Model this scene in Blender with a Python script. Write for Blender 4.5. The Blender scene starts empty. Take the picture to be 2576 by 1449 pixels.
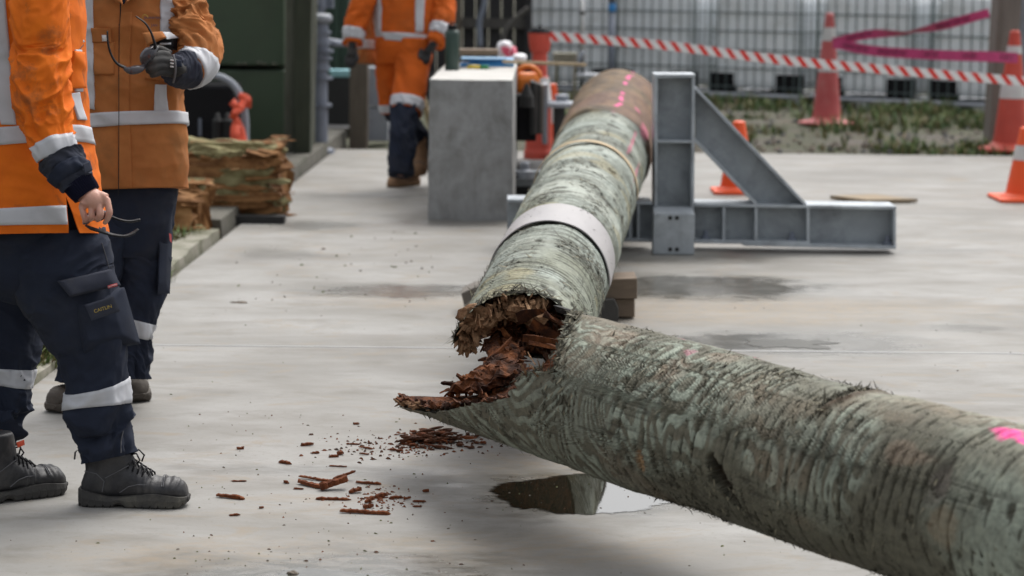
import bpy, bmesh, math, random
import numpy as np
from mathutils import Vector, Matrix
rad = math.radians
random.seed(7); rng = np.random.default_rng(7)
SC = bpy.context.scene
# ------------------------------------------------------------ camera, light, exposure
FPX, CX, CY, CAMH = 5800.0, 1288.0, 724.5, 1.5
pitch = math.atan(798.5/FPX); roll = 0.010
R0 = np.array([1., 0, 0]); U0 = np.array([0, math.sin(pitch), math.cos(pitch)])
F_ = np.array([0, math.cos(pitch), -math.sin(pitch)])
R_ = R0*math.cos(roll)+U0*math.sin(roll); U_ = U0*math.cos(roll)-R0*math.sin(roll)
C_ = np.array([0, 0, CAMH])
cam = bpy.data.cameras.new('camera'); camo = bpy.data.objects.new('camera', cam)
SC.collection.objects.link(camo); SC.camera = camo
M = Matrix.Identity(4)
for i in range(3):
    M[i][0] = R_[i]; M[i][1] = U_[i]; M[i][2] = -F_[i]; M[i][3] = C_[i]
camo.matrix_world = M
cam.sensor_width = 36; cam.lens = 36*FPX/2576; cam.clip_end = 500; cam.clip_start = .1
cam.dof.use_dof = True; cam.dof.focus_distance = 6.75; cam.dof.aperture_fstop = 3.7; cam.dof.aperture_blades = 9
W = bpy.data.worlds.new('World'); SC.world = W; W.use_nodes = True
nt = W.node_tree; nt.nodes.clear()
sky = nt.nodes.new('ShaderNodeTexSky'); sky.sky_type = 'NISHITA'; sky.sun_disc = False
SUN_EL, SUN_ROT = rad(60), rad(30)
sky.sun_elevation = SUN_EL; sky.sun_rotation = SUN_ROT; sky.air_density = 1.2; sky.dust_density = 7; sky.ozone_density = 1
hs = nt.nodes.new('ShaderNodeHueSaturation'); hs.inputs['Saturation'].default_value = .22
bgd = nt.nodes.new('ShaderNodeBackground'); bgd.inputs['Strength'].default_value = .15
wo = nt.nodes.new('ShaderNodeOutputWorld')
nt.links.new(sky.outputs[0], hs.inputs['Color']); nt.links.new(hs.outputs[0], bgd.inputs[0]); nt.links.new(bgd.outputs[0], wo.inputs[0])
sl = bpy.data.lights.new('sun', 'SUN'); sl.energy = .5; sl.angle = rad(40); sl.color = (1, .97, .93)
so = bpy.data.objects.new('sun', sl); SC.collection.objects.link(so)
so.rotation_euler = (math.pi/2-SUN_EL, 0, math.pi-SUN_ROT)
SC.view_settings.view_transform = 'Standard'; SC.view_settings.look = 'None'; SC.view_settings.gamma = 1
SC.view_settings.exposure = 0.58
# ------------------------------------------------------------ pixel -> world helpers (2576-wide picture)
def ray(px, py): return F_ + (px-CX)/FPX*R_ - (py-CY)/FPX*U_
def P(px, py, D): return C_ + D*ray(px, py)
def G(px, py, z=0.): r = ray(px, py); return C_ + r*((z-CAMH)/r[2])
def WY(px, py, Y): r = ray(px, py); return C_ + r*(Y/r[1])
def DG(px, py, z=0.): return float(np.dot(G(px, py, z)-C_, F_))
# ------------------------------------------------------------ noise (vectorised)
def _h(ix, iy, iz, s):
    n = (ix.astype(np.int64)*374761393 + iy.astype(np.int64)*668265263 + iz.astype(np.int64)*2147483647 + s*1274126177) & 0xffffffff
    n = ((n ^ (n >> 13))*1274126177) & 0xffffffff
    n = ((n ^ (n >> 16))*2246822519) & 0xffffffff
    return ((n ^ (n >> 15)) & 0xffff)/32767.5-1
def noi(p, f=(1, 1, 1), s=0):
    p = np.asarray(p, float)*np.asarray(f, float)+31.7
    i = np.floor(p); t = p-i; t = t*t*(3-2*t); i = i.astype(np.int64)
    x, y, z = i[..., 0], i[..., 1], i[..., 2]; a, b, c = t[..., 0], t[..., 1], t[..., 2]
    r = 0
    for dx in (0, 1):
        for dy in (0, 1):
            for dz in (0, 1):
                w = (a if dx else 1-a)*(b if dy else 1-b)*(c if dz else 1-c)
                r = r + w*_h(x+dx, y+dy, z+dz, s)
    return r
def fbm(p, f=(1, 1, 1), s=0, o=3):
    r = 0; a = 1; f = np.asarray(f, float)
    for k in range(o): r = r+a*noi(p, f*2.03**k, s+k*17); a *= .5
    return r
# ------------------------------------------------------------ materials
def nodes(name):
    m = bpy.data.materials.new(name); m.use_nodes = True; t = m.node_tree
    return m, t, t.nodes['Principled BSDF']
def N(t, typ, **kw):
    n = t.nodes.new(typ)
    for k, v in kw.items():
        if k in n.inputs: n.inputs[k].default_value = v
        else: setattr(n, k, v)
    return n
def ramp(t, stops, interp='LINEAR'):
    r = t.nodes.new('ShaderNodeValToRGB'); e = r.color_ramp.elements; r.color_ramp.interpolation = interp
    while len(e) < len(stops): e.new(.5)
    for i, (p, c) in enumerate(stops):
        e[i].position = p; e[i].color = (c if len(c) == 4 else (*c, 1)) if hasattr(c, '__len__') else (c, c, c, 1)
    return r
def mix(t, fac, a, b, blend='MIX'):
    m = t.nodes.new('ShaderNodeMix'); m.data_type = 'RGBA'; m.blend_type = blend
    for k, v in ((0, fac), (6, a), (7, b)):
        if isinstance(v, bpy.types.NodeSocket): t.links.new(v, m.inputs[k])
        else: m.inputs[k].default_value = v if k == 0 else (*v, 1)
    return m.outputs[2]
def coords(t, kind='Object', scale=(1, 1, 1), rot=(0, 0, 0)):
    tc = t.nodes.new('ShaderNodeTexCoord'); mp = t.nodes.new('ShaderNodeMapping')
    mp.inputs['Scale'].default_value = scale; mp.inputs['Rotation'].default_value = rot
    t.links.new(tc.outputs[kind], mp.inputs[0]); return mp.outputs[0]
def noise(t, vec, scale, detail=4, rough=.55, dist=0):
    n = N(t, 'ShaderNodeTexNoise', Scale=scale, Detail=detail, Roughness=rough, Distortion=dist); t.links.new(vec, n.inputs['Vector']); return n.outputs['Fac']
def bump(t, b, h, strength, dist):
    bp = N(t, 'ShaderNodeBump', Strength=strength, Distance=dist); t.links.new(h, bp.inputs['Height'])
    if b.inputs['Normal'].is_linked: t.links.new(b.inputs['Normal'].links[0].from_socket, bp.inputs['Normal'])
    t.links.new(bp.outputs[0], b.inputs['Normal'])
def mat(name, c1, c2=None, rough=.6, scale=8, fine=60, bmp=.15, bd=.003, metal=0, dirt=None, dirt_amt=.5, dscale=3, kind='Object', stretch=(1, 1, 1), spec=.5, d_lo=.5, d_hi=.68):
    m, t, b = nodes(name)
    v = coords(t, kind, stretch); c2 = c2 or tuple(x*.8 for x in c1)
    n1 = noise(t, v, scale, 5, .6)
    r = ramp(t, [(.3, c2), (.7, c1)]); t.links.new(n1, r.inputs[0]); col = r.outputs[0]
    if dirt:
        n2 = noise(t, v, dscale, 7, .65, .4); rr = ramp(t, [(d_lo, 0.), (d_hi, dirt_amt)]); t.links.new(n2, rr.inputs[0])
        col = mix(t, rr.outputs[0], col, dirt)
    t.links.new(col, b.inputs['Base Color']); b.inputs['Roughness'].default_value = rough; b.inputs['Metallic'].default_value = metal
    b.inputs['Specular IOR Level'].default_value = spec
    if bmp:
        n3 = noise(t, v, fine, 4, .6); bump(t, b, n3, bmp, bd)
    return m
MT = {}
MT['orange'] = mat('orange_fabric_new', (.74, .165, .012), (.62, .125, .010), .85, 14, 500, .25, .001, dirt=(.09, .055, .035), dirt_amt=.62, dscale=8, spec=.2, d_lo=.56, d_hi=.68)
MT['orange2'] = mat('orange_fabric_worn', (.43, .165, .052), (.32, .112, .033), .85, 9, 500, .25, .001, dirt=(.17, .095, .04), dirt_amt=.75, dscale=5, spec=.2, d_lo=.48, d_hi=.72)
MT['orange3'] = mat('orange_fabric_far', (.60, .115, .012), (.46, .09, .012), .85, 6, 300, .2, .001, dirt=(.15, .06, .02), dirt_amt=.5, spec=.2)
MT['navy'] = mat('navy_drill_fabric', (.018, .024, .042), (.013, .017, .031), .9, 10, 600, .3, .001, dirt=(.035, .036, .042), dirt_amt=.45, dscale=4, spec=.25)
MT['navy2'] = mat('navy_patch_fabric', (.034, .038, .055), (.025, .029, .044), .9, 10, 600, .3, .001, dirt=(.05, .05, .052), dirt_amt=.6, dscale=6, spec=.25)
MT['knit'] = mat('navy_rib_knit', (.010, .011, .026), (.008, .008, .020), .95, 10, 300, .4, .001, spec=.1)
MT['reflect'] = mat('silver_reflective_tape', (.50, .51, .54), (.44, .45, .48), .55, 7, 900, .1, .0005, dirt=(.25, .25, .25), dirt_amt=.6, dscale=6, d_lo=.55, d_hi=.8)
MT['thread'] = mat('grey_thread', (.12, .12, .13), None, .9, bmp=0)
MT['gold'] = mat('yellow_embroidery', (.42, .30, .05), None, .8, bmp=0)
MT['redlabel'] = mat('red_label', (.35, .03, .03), None, .7, bmp=0)
MT['whitepaint'] = mat('white_print', (.7, .7, .7), None, .6, bmp=0)
MT['skin'] = mat('skin', (.54, .31, .235), (.47, .235, .175), .5, 30, 260, .15, .0008, dirt=(.56, .22, .16), dirt_amt=.4, dscale=16)
b = MT['skin'].node_tree.nodes['Principled BSDF']; b.inputs['Subsurface Weight'].default_value = .12; b.inputs['Subsurface Radius'].default_value = (.01, .004, .002); b.inputs['Subsurface Scale'].default_value = .5
MT['boot'] = mat('black_boot_leather', (.021, .022, .026), (.012, .012, .015), .5, 12, 160, .3, .002, dirt=(.11, .105, .10), dirt_amt=.55, dscale=10, d_lo=.45, d_hi=.75)
MT['sole'] = mat('grey_boot_rubber', (.048, .046, .044), (.030, .029, .028), .8, 20, 200, .3, .002, dirt=(.16, .15, .12), dirt_amt=.4, dscale=14)
MT['bootbrown'] = mat('dusty_brown_boot_leather', (.075, .06, .048), (.045, .037, .03), .75, 12, 160, .3, .002, dirt=(.15, .13, .11), dirt_amt=.6, dscale=10)
MT['boottan'] = mat('tan_boot_suede', (.33, .20, .11), (.24, .14, .08), .85, 12, 160, .3, .002)
MT['black'] = mat('black_plastic', (.008, .008, .010), (.006, .006, .008), .5, 20, 100, .05, .001, spec=.2)
MT['glove'] = mat('dark_grey_glove_rubber', (.024, .024, .024), (.014, .014, .015), .8, 20, 400, .5, .001, dirt=(.10, .09, .08), dirt_amt=.5, dscale=12)
m, t, b = nodes('smoked_lens'); b.inputs['Base Color'].default_value = (.05, .05, .06, 1); b.inputs['Roughness'].default_value = .05; b.inputs['Alpha'].default_value = .8; MT['lens'] = m
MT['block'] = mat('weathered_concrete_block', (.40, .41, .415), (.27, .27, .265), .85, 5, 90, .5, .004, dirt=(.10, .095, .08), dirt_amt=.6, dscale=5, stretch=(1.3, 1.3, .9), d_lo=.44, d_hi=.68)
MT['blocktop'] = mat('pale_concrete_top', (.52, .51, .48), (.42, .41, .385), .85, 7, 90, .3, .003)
MT['galv'] = mat('galvanised_steel', (.50, .545, .58), (.35, .385, .42), .5, 5, 60, .1, .002, metal=.15, dirt=(.13, .14, .155), dirt_amt=.7, dscale=6, d_lo=.46, d_hi=.74)
MT['galvweb'] = mat('galvanised_steel_dull', (.40, .44, .47), (.26, .29, .315), .55, 4, 60, .1, .002, metal=.15, dirt=(.085, .092, .105), dirt_amt=.75, dscale=4, d_lo=.46, d_hi=.74)
MT['dark'] = mat('dark_grimy_steel', (.018, .018, .018), (.010, .010, .010), .7, 8, 60, .2, .003)
MT['conebright'] = mat('bright_orange_plastic', (.85, .10, .015), (.80, .09, .014), .5, 4, 60, .03, .002, dirt=(.55, .09, .04), dirt_amt=.3)
MT['conefade'] = mat('faded_pink_red_plastic', (.52, .12, .12), (.44, .075, .075), .6, 5, 60, .05, .002, dirt=(.45, .27, .24), dirt_amt=.5, dscale=3)
MT['conered'] = mat('red_orange_plastic', (.58, .075, .045), (.45, .055, .035), .55, 5, 60, .05, .002, dirt=(.3, .10, .08), dirt_amt=.4)
MT['conewhite'] = mat('white_reflective_sleeve', (.62, .62, .62), (.5, .49, .47), .5, 6, 60, .03, .002, dirt=(.35, .32, .28), dirt_amt=.5)
MT['hdpe'] = mat('milky_white_tank_plastic', (.92, .95, .98), (.86, .90, .94), .45, 2, 40, .05, .004, dirt=(.50, .50, .47), dirt_amt=.6, dscale=1.5)
MT['cage'] = mat('dull_cage_steel', (.16, .20, .20), (.11, .14, .14), .6, 6, 60, .05, .002, metal=.2)
MT['pallet'] = mat('galvanised_pallet_tube', (.50, .52, .56), (.35, .37, .4), .5, 6, 60, .05, .002, metal=.3)
MT['green'] = mat('dark_green_paint', (.052, .082, .046), (.040, .066, .037), .55, 2, 40, .1, .003, dirt=(.035, .048, .030), dirt_amt=.6, dscale=2)
MT['green2'] = mat('deep_green_paint', (.026, .058, .040), (.020, .045, .032), .5, 2, 40, .1, .003, dirt=(.012, .02, .012), dirt_amt=.5, dscale=2)
MT['mossy'] = mat('mossy_grey_timber', (.15, .155, .12), (.09, .095, .07), .9, 5, 60, .4, .005, dirt=(.035, .045, .02), dirt_amt=.7, dscale=3, stretch=(3, 3, .6))
MT['mossdark'] = mat('dark_mossy_timber', (.040, .048, .030), (.026, .032, .020), .9, 5, 60, .4, .005, dirt=(.055, .058, .038), dirt_amt=.6, dscale=3, stretch=(3, 3, .6))
MT['brownpost'] = mat('brown_grey_timber', (.15, .125, .10), (.09, .075, .06), .9, 5, 60, .4, .005, stretch=(4, 4, .6), dirt=(.05, .04, .03), dirt_amt=.6)
MT['greypost'] = mat('grey_weathered_timber', (.21, .19, .165), (.14, .125, .11), .9, 5, 60, .4, .005, stretch=(5, 5, .5), dirt=(.08, .07, .055), dirt_amt=.6)
MT['greypaint'] = mat('light_grey_paint', (.30, .33, .37), (.22, .24, .28), .5, 4, 60, .05, .002, dirt=(.12, .12, .12), dirt_amt=.5)
MT['bluegrey'] = mat('blue_grey_paint', (.19, .215, .27), (.13, .15, .19), .5, 5, 60, .05, .002, dirt=(.07, .07, .08), dirt_amt=.6)
MT['darkfence'] = mat('charcoal_fence_boards', (.035, .034, .036), (.022, .021, .023), .85, 4, 60, .2, .003)
MT['midgrey'] = mat('mid_grey_timber', (.10, .095, .09), (.07, .065, .06), .9, 4, 60, .2, .003, stretch=(.5, 4, 4))
MT['bottle'] = mat('dark_green_enamel', (.026, .055, .046), (.024, .050, .042), .4, 3, 100, .02, .001)
MT['blue'] = mat('bright_blue_plastic', (.05, .28, .62), (.03, .20, .52), .3, 9, 40, .03, .001)
MT['palebluep'] = mat('pale_blue_plastic', (.20, .42, .66), (.14, .34, .58), .3, 9, 40, .03, .001)
MT['yellow'] = mat('yellow_plastic', (.60, .44, .02), None, .4, bmp=0)
MT['greenp'] = mat('green_plastic', (.02, .22, .06), None, .4, bmp=0)
MT['white'] = mat('white_plastic_film', (.72, .72, .74), (.62, .62, .65), .5, 9, 60, .4, .01)
MT['pinkprint'] = mat('pink_print', (.75, .12, .20), None, .5, bmp=0)
MT['orangep'] = mat('orange_casing', (.80, .22, .02), (.7, .17, .02), .45, 9, 60, .03, .001)
MT['ribbon'] = mat('orange_red_ribbon', (.75, .10, .035), (.6, .07, .03), .6, 20, 60, .2, .002)
MT['cyan'] = mat('light_blue_tray', (.33, .62, .68), None, .5, bmp=0)
MT['palewood'] = mat('pale_cut_wood', (.46, .36, .23), (.36, .27, .16), .8, 6, 90, .3, .002, stretch=(.3, 4, 4))
MT['ply'] = mat('weathered_plywood', (.30, .235, .155), (.24, .19, .13), .85, 6, 90, .3, .002, stretch=(.5, 4, 4))
MT['chock'] = mat('weathered_timber_chock', (.24, .18, .13), (.15, .115, .085), .85, 6, 70, .4, .003, stretch=(.5, 4, 4), dirt=(.07, .055, .04), dirt_amt=.6)
MT['chockdark'] = mat('dark_grey_chock', (.09, .085, .08), (.05, .048, .045), .85, 6, 70, .4, .003)
MT['stone'] = mat('grey_brown_stone', (.20, .165, .13), (.10, .085, .07), .9, 30, 120, .6, .003)
# rotten heartwood: deep red browns, with pale torn fibres
def woodmat(name, c, s=(1, 1, 1), sc=14, kind='Object', b_=.8):
    m, t, b = nodes(name); v = coords(t, kind, s)
    n = noise(t, v, sc, 8, .7, .6); r = ramp(t, [(.25, c[0]), (.45, c[1]), (.6, c[2]), (.78, c[3])]); t.links.new(n, r.inputs[0])
    t.links.new(r.outputs[0], b.inputs['Base Color']); b.inputs['Roughness'].default_value = .85; b.inputs['Specular IOR Level'].default_value = .25
    bump(t, b, noise(t, v, sc*5, 6, .7), b_, .006); return m
MT['rot'] = woodmat('rotten_red_heartwood', [(.005, .002, .001), (.035, .011, .004), (.14, .045, .013), (.30, .12, .04)], sc=14)
MT['torn'] = woodmat('torn_pale_sapwood', [(.04, .02, .01), (.15, .08, .04), (.30, .18, .10), (.44, .30, .18)], sc=20)
MT['chip'] = woodmat('red_brown_chip_wood', [(.05, .015, .006), (.12, .034, .012), (.20, .062, .022), (.32, .13, .05)], sc=40)
MT['chipdark'] = woodmat('dark_brown_chip_wood', [(.02, .008, .004), (.05, .018, .008), (.09, .032, .013), (.13, .05, .02)], sc=25)
MT['stumpwood'] = woodmat('splintered_tan_wood', [(.04, .02, .009), (.16, .072, .026), (.30, .155, .062), (.42, .27, .14)], sc=7, s=(.6, 1, 1.6))
MT['stumpbark'] = woodmat('lichen_green_timber', [(.05, .045, .02), (.17, .14, .065), (.27, .25, .13), (.36, .34, .20)], sc=8)
MT['flake'] = mat('dark_bark_fibre', (.060, .056, .036), (.028, .026, .016), .95, 30, 60, 0)
MT['flakel'] = mat('pale_bark_fibre', (.22, .20, .14), (.13, .12, .08), .95, 30, 60, 0)
MT['pink'] = mat('fluorescent_pink_marking_paint', (.85, .10, .30), (.7, .08, .24), .6, 30, 60, .1, .001)
# ------------------------------------------------------------ object helpers
def link(o): SC.collection.objects.link(o); return o
def tag(o, label, cat, group=None, kind=None):
    if label: o['label'] = label
    if cat: o['category'] = cat
    if group: o['group'] = group
    if kind: o['kind'] = kind
    return o
def thing(name, label, cat, base, group=None, rz=0):
    o = link(bpy.data.objects.new(name, None)); o.location = [float(x) for x in base]; o.rotation_euler = (0, 0, rz); o.empty_display_size = .1
    return tag(o, label, cat, group)
class MB:
    """collects geometry in world (or local) coordinates"""
    def __init__(s): s.v = []; s.f = []; s.m = []; s.uv = []; s.n = 0
    def add(s, v, f, mi=0, uv=None):
        v = np.asarray(v, float).reshape(-1, 3); s.v.append(v); k = s.n
        s.f += [tuple(int(i)+k for i in q) for q in f]; s.m += [mi]*len(f); s.n += len(v)
        s.uv.append(np.zeros((len(v), 2)) if uv is None else np.asarray(uv, float).reshape(-1, 2)); return s
    def box(s, c, d, rot=None, mi=0, taper=None):
        c = np.asarray(c, float); h = np.asarray(d, float)/2
        q = np.array([[x, y, z] for z in (-1, 1) for y in (-1, 1) for x in (-1, 1)], float)*h
        if taper is not None: q[4:, :2] *= taper
        if rot is not None: q = q@np.array(rot).T
        return s.add(q+c, [(0, 2, 3, 1), (4, 5, 7, 6), (0, 1, 5, 4), (2, 6, 7, 3), (0, 4, 6, 2), (1, 3, 7, 5)], mi)
    def prism(s, poly, y0, y1, mi=0):
        """poly of (x,z) world, extruded from y0 to y1"""
        n = len(poly); v = [(x, y0, z) for x, z in poly]+[(x, y1, z) for x, z in poly]
        f = [tuple(range(n)), tuple(range(2*n-1, n-1, -1))]+[(i, i+n, (i+1) % n+n, (i+1) % n) for i in range(n)]
        return s.add(v, f, mi)
    def grid(s, g, closed=False, mi=0, uv=None, caps=False):
        a, b = g.shape[:2]; f = []; bb = b if closed else b-1
        for i in range(a-1):
            for j in range(bb):
                f.append((i*b+j, i*b+(j+1) % b, (i+1)*b+(j+1) % b, (i+1)*b+j))
        if caps: f += [tuple(range(b-1, -1, -1)), tuple((a-1)*b+j for j in range(b))]
        return s.add(g.reshape(-1, 3), f, mi, uv)
    def tube(s, pts, r, n=10, mi=0, flat=1., up=(0, 0, 1), caps=True):
        pts = np.asarray(pts, float); r = np.broadcast_to(np.asarray(r, float), (len(pts),))
        T = np.gradient(pts, axis=0); T /= np.linalg.norm(T, axis=1)[:, None]+1e-9
        a = None; g = []
        for i in range(len(pts)):
            if a is None:
                u = np.asarray(up, float)
                if abs(T[i]@u) > .95: u = np.array([1., 0, 0]) if abs(T[i][0]) < .9 else np.array([0, 1., 0])
                a = u-T[i]*(u@T[i])
            else: a = a-T[i]*(a@T[i])
            a /= np.linalg.norm(a); b_ = np.cross(T[i], a); th = np.linspace(0, 2*np.pi, n, endpoint=False)
            g.append(pts[i]+r[i]*(np.cos(th)[:, None]*a*flat+np.sin(th)[:, None]*b_))
        return s.grid(np.array(g), True, mi, caps=caps)
    def lathe(s, prof, c, n=32, mi=0, caps=True, sq=None):
        th = np.linspace(0, 2*np.pi, n, endpoint=False); g = []
        for r, z in prof:
            g.append(np.stack([c[0]+r*np.cos(th), c[1]+r*np.sin(th), np.full(n, c[2]+z)], 1))
        return s.grid(np.array(g), True, mi, caps=caps)
    def build(s, name, mats, parent=None, smooth=False, bevel=0, base=None, local=False, remesh=0, sub=0, fn=None, auto=True):
        v = np.concatenate(s.v) if s.v else np.zeros((0, 3))
        off = np.zeros(3)
        if not local:
            if parent is not None:
                o_ = parent; off = np.zeros(3)
                while o_ is not None: off = off+np.array(o_.location); o_ = o_.parent
            elif base is not None: off = np.asarray(base, float)
        me = bpy.data.meshes.new(name); me.from_pydata((v-off).tolist(), [], s.f)
        mats = mats if isinstance(mats, (list, tuple)) else [mats]
        for m in mats: me.materials.append(MT[m] if isinstance(m, str) else m)
        if len(mats) > 1: me.polygons.foreach_set('material_index', s.m)
        uv = np.concatenate(s.uv)
        if np.any(uv):
            l = me.uv_layers.new(name='UVMap'); idx = np.empty(len(me.loops), np.int32); me.loops.foreach_get('vertex_index', idx)
            l.data.foreach_set('uv', uv[idx].astype(np.float32).ravel())
        me.update(); o = link(bpy.data.objects.new(name, me))
        if smooth and not remesh: me.shade_smooth()
        if not local and parent is None and base is not None: o.location = off.tolist()
        if remesh:
            md = o.modifiers.new('r', 'REMESH'); md.mode = 'VOXEL'; md.voxel_size = remesh
            md2 = o.modifiers.new('s', 'SMOOTH'); md2.iterations = 3; md2.factor = .5
            dg = bpy.context.evaluated_depsgraph_get(); me2 = bpy.data.meshes.new_from_object(o.evaluated_get(dg)); o.modifiers.clear(); o.data = me2; me2.name = name
            bpy.data.meshes.remove(me)
            if not len(me2.materials):
                for m in mats: me2.materials.append(MT[m] if isinstance(m, str) else m)
            me2.shade_smooth(); me = me2
        if fn:
            co = np.empty(len(me.vertices)*3); me.vertices.foreach_get('co', co); co = co.reshape(-1, 3)
            no = np.empty(len(me.vertices)*3); me.vertices.foreach_get('normal', no); no = no.reshape(-1, 3)
            me.vertices.foreach_set('co', fn(co, no).ravel()); me.update()
        if bevel:
            md = o.modifiers.new('bevel', 'BEVEL'); md.width = bevel; md.segments = 2; md.limit_method = 'ANGLE'; md.angle_limit = rad(40); md.harden_normals = False
        if parent is not None: o.parent = parent
        return o
def copy_tree(o, parent=None):
    c = o.copy(); link(c); c.parent = parent
    for ch in list(o.children): copy_tree(ch, c)
    return c
def cr(xs, ys, x):
    """smooth interpolation of rows ys at xs"""
    xs = np.asarray(xs, float); ys = np.asarray(ys, float); x = np.clip(np.asarray(x, float), xs[0], xs[-1])
    m = np.gradient(ys, xs, axis=0); i = np.clip(np.searchsorted(xs, x, side='right')-1, 0, len(xs)-2)
    h = (xs[i+1]-xs[i]); t = ((x-xs[i])/h); sh = (slice(None),)+(None,)*(ys.ndim-1) if np.ndim(x) else ()
    if np.ndim(x) and ys.ndim > 1: t = t[:, None]; h = h[:, None]
    return (2*t**3-3*t**2+1)*ys[i]+(t**3-2*t**2+t)*h*m[i]+(-2*t**3+3*t**2)*ys[i+1]+(t**3-t**2)*h*m[i+1]
class Loft:
    """tube given by rings (cx, cy, halfwidth px, depth m, depth ratio); u=0 faces the camera, .25 picture right"""
    def __init__(s, rings, disp=None, pw=2.3):
        s.r = np.array([list(q) for q in rings], float); s.pw = pw; s.disp = disp
        d = np.hypot(*np.diff(s.r[:, :2], axis=0).T); s.t = np.r_[0, np.cumsum(np.maximum(d, 3))]; s.L = s.t[-1]; s.t = s.t/s.L
        vv = np.linspace(0, 1, 200); s.cv = vv; q = cr(s.t, s.r, vv); s.q = q
        s.c = np.array([P(a[0], a[1], a[3]) for a in q])
    def at(s, u, v, off=0.):
        u = np.asarray(u, float); v = np.asarray(v, float); sh = u.shape; u = u.ravel(); v = v.ravel()
        f = lambda arr: np.stack([np.interp(v, s.cv, arr[:, k]) for k in range(arr.shape[1])], 1)
        c = f(s.c); q = f(s.q)
        T = f(np.gradient(s.c, axis=0)); T /= np.linalg.norm(T, axis=1)[:, None]
        b_ = -F_-T*(T@-F_)[:, None]; b_ /= np.linalg.norm(b_, axis=1)[:, None]
        a = np.cross(b_, T); ra = (q[:, 2]*q[:, 3]/FPX)[:, None]; rb = ra*q[:, 4][:, None]
        th = 2*np.pi*u; sx = np.sin(th); cx = np.cos(th); e = 2/s.pw
        sx_ = np.sign(sx)*np.abs(sx)**e; cx_ = np.sign(cx)*np.abs(cx)**e
        p = c+ra*sx_[:, None]*a+rb*cx_[:, None]*b_
        n = (sx[:, None]*a+cx[:, None]*b_)
        d = off
        if s.disp is not None: d = d+s.disp(p, u, v, s)
        p = p+n*(np.asarray(d)*np.ones(len(p)))[:, None]
        return p.reshape(sh+(3,))
    def uv(s, px, py):
        d = np.hypot(s.q[:, 0]-px, s.q[:, 1]-py); i = int(np.argmin(d)); i = min(max(i, 1), len(d)-2)
        t = s.q[i+1, :2]-s.q[i-1, :2]; t /= np.linalg.norm(t); v = s.cv[i]+((px-s.q[i, 0])*t[0]+(py-s.q[i, 1])*t[1])/s.L
        v = min(max(v, 0), 1); hw = np.interp(v, s.cv, s.q[:, 2]); c = [np.interp(v, s.cv, s.q[:, k]) for k in (0, 1)]
        a = (t[1], -t[0]); w = ((px-c[0])*a[0]+(py-c[1])*a[1])/hw
        w = np.clip(w, -.995, .995); w = np.sign(w)*abs(w)**(s.pw/2)
        return np.array([math.asin(w)/(2*np.pi), v])
    def mesh(s, mb, nu=96, nv=140, v0=0, v1=1, caps=True, mi=0, off=0.):
        u = np.arange(nu)/nu; v = np.linspace(v0, v1, nv); U, V = np.meshgrid(u, v)
        mb.grid(s.at(U, V, off), True, mi, caps=caps, uv=np.stack([U*1.3, V*s.L/700], -1)); return mb
    def band(s, mb, v0, v1, off=.003, nu=96, nv=8, mi=0, u0=0, u1=1, skew=0):
        full = u0 == 0 and u1 == 1
        u = np.arange(nu)/nu if full else np.r_[u0, np.linspace(u0, u1, nu-2), u1]; v = np.r_[0, np.linspace(0, 1, nv-2), 1]; U, V = np.meshgrid(u, v)
        vv = v0+(v1-v0)*V+skew*np.sin(2*np.pi*U)
        o = np.full(U.shape, off); o[0] = -.002; o[-1] = -.002
        if not full: o[:, 0] = -.002; o[:, -1] = -.002
        mb.grid(s.at(U, vv, o.ravel()), full, mi); return mb
    def patch(s, mb, quad, off=.003, n=(14, 14), mi=0, uvq=False, bulge=0.):
        """quad: four pixel corners (tl, tr, br, bl)"""
        q = np.array(quad if uvq else [s.uv(*c) for c in quad]); a = np.r_[0, np.linspace(0, 1, n[0]-2), 1]; b_ = np.r_[0, np.linspace(0, 1, n[1]-2), 1]; A, B = np.meshgrid(a, b_)
        Q = (1-A)[..., None]*(1-B)[..., None]*q[0]+A[..., None]*(1-B)[..., None]*q[1]+A[..., None]*B[..., None]*q[2]+(1-A)[..., None]*B[..., None]*q[3]
        o = np.full(A.shape, off)+bulge*np.sin(np.pi*A)*np.sin(np.pi*np.clip(B, 0, 1))**.5; o[0] = -.003; o[-1] = -.003; o[:, 0] = -.003; o[:, -1] = -.003
        mb.grid(s.at(Q[..., 0], Q[..., 1], o.ravel()), False, mi); return mb
def text_mesh(txt, size, origin, xdir, ydir, m, name, parent, depth=.0004, align='CENTER'):
    cu = bpy.data.curves.new(name, 'FONT'); cu.body = txt; cu.size = size; cu.extrude = depth; cu.align_x = align; cu.align_y = 'CENTER'
    o = link(bpy.data.objects.new(name, cu)); dg = bpy.context.evaluated_depsgraph_get(); me = bpy.data.meshes.new_from_object(o.evaluated_get(dg))
    bpy.data.objects.remove(o); x = Vector(xdir).normalized(); y = Vector(ydir); y = (y-x*y.dot(x)).normalized(); z = x.cross(y)
    M = Matrix.Identity(4)
    off = Vector((0, 0, 0)); p = parent
    while p is not None: off += p.location; p = p.parent
    for i in range(3): M[i][0] = x[i]; M[i][1] = y[i]; M[i][2] = z[i]; M[i][3] = origin[i]-off[i]
    me.transform(M); me.materials.clear(); me.materials.append(MT[m]); o = link(bpy.data.objects.new(name, me)); o.parent = parent; me.name = name
    return o
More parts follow.
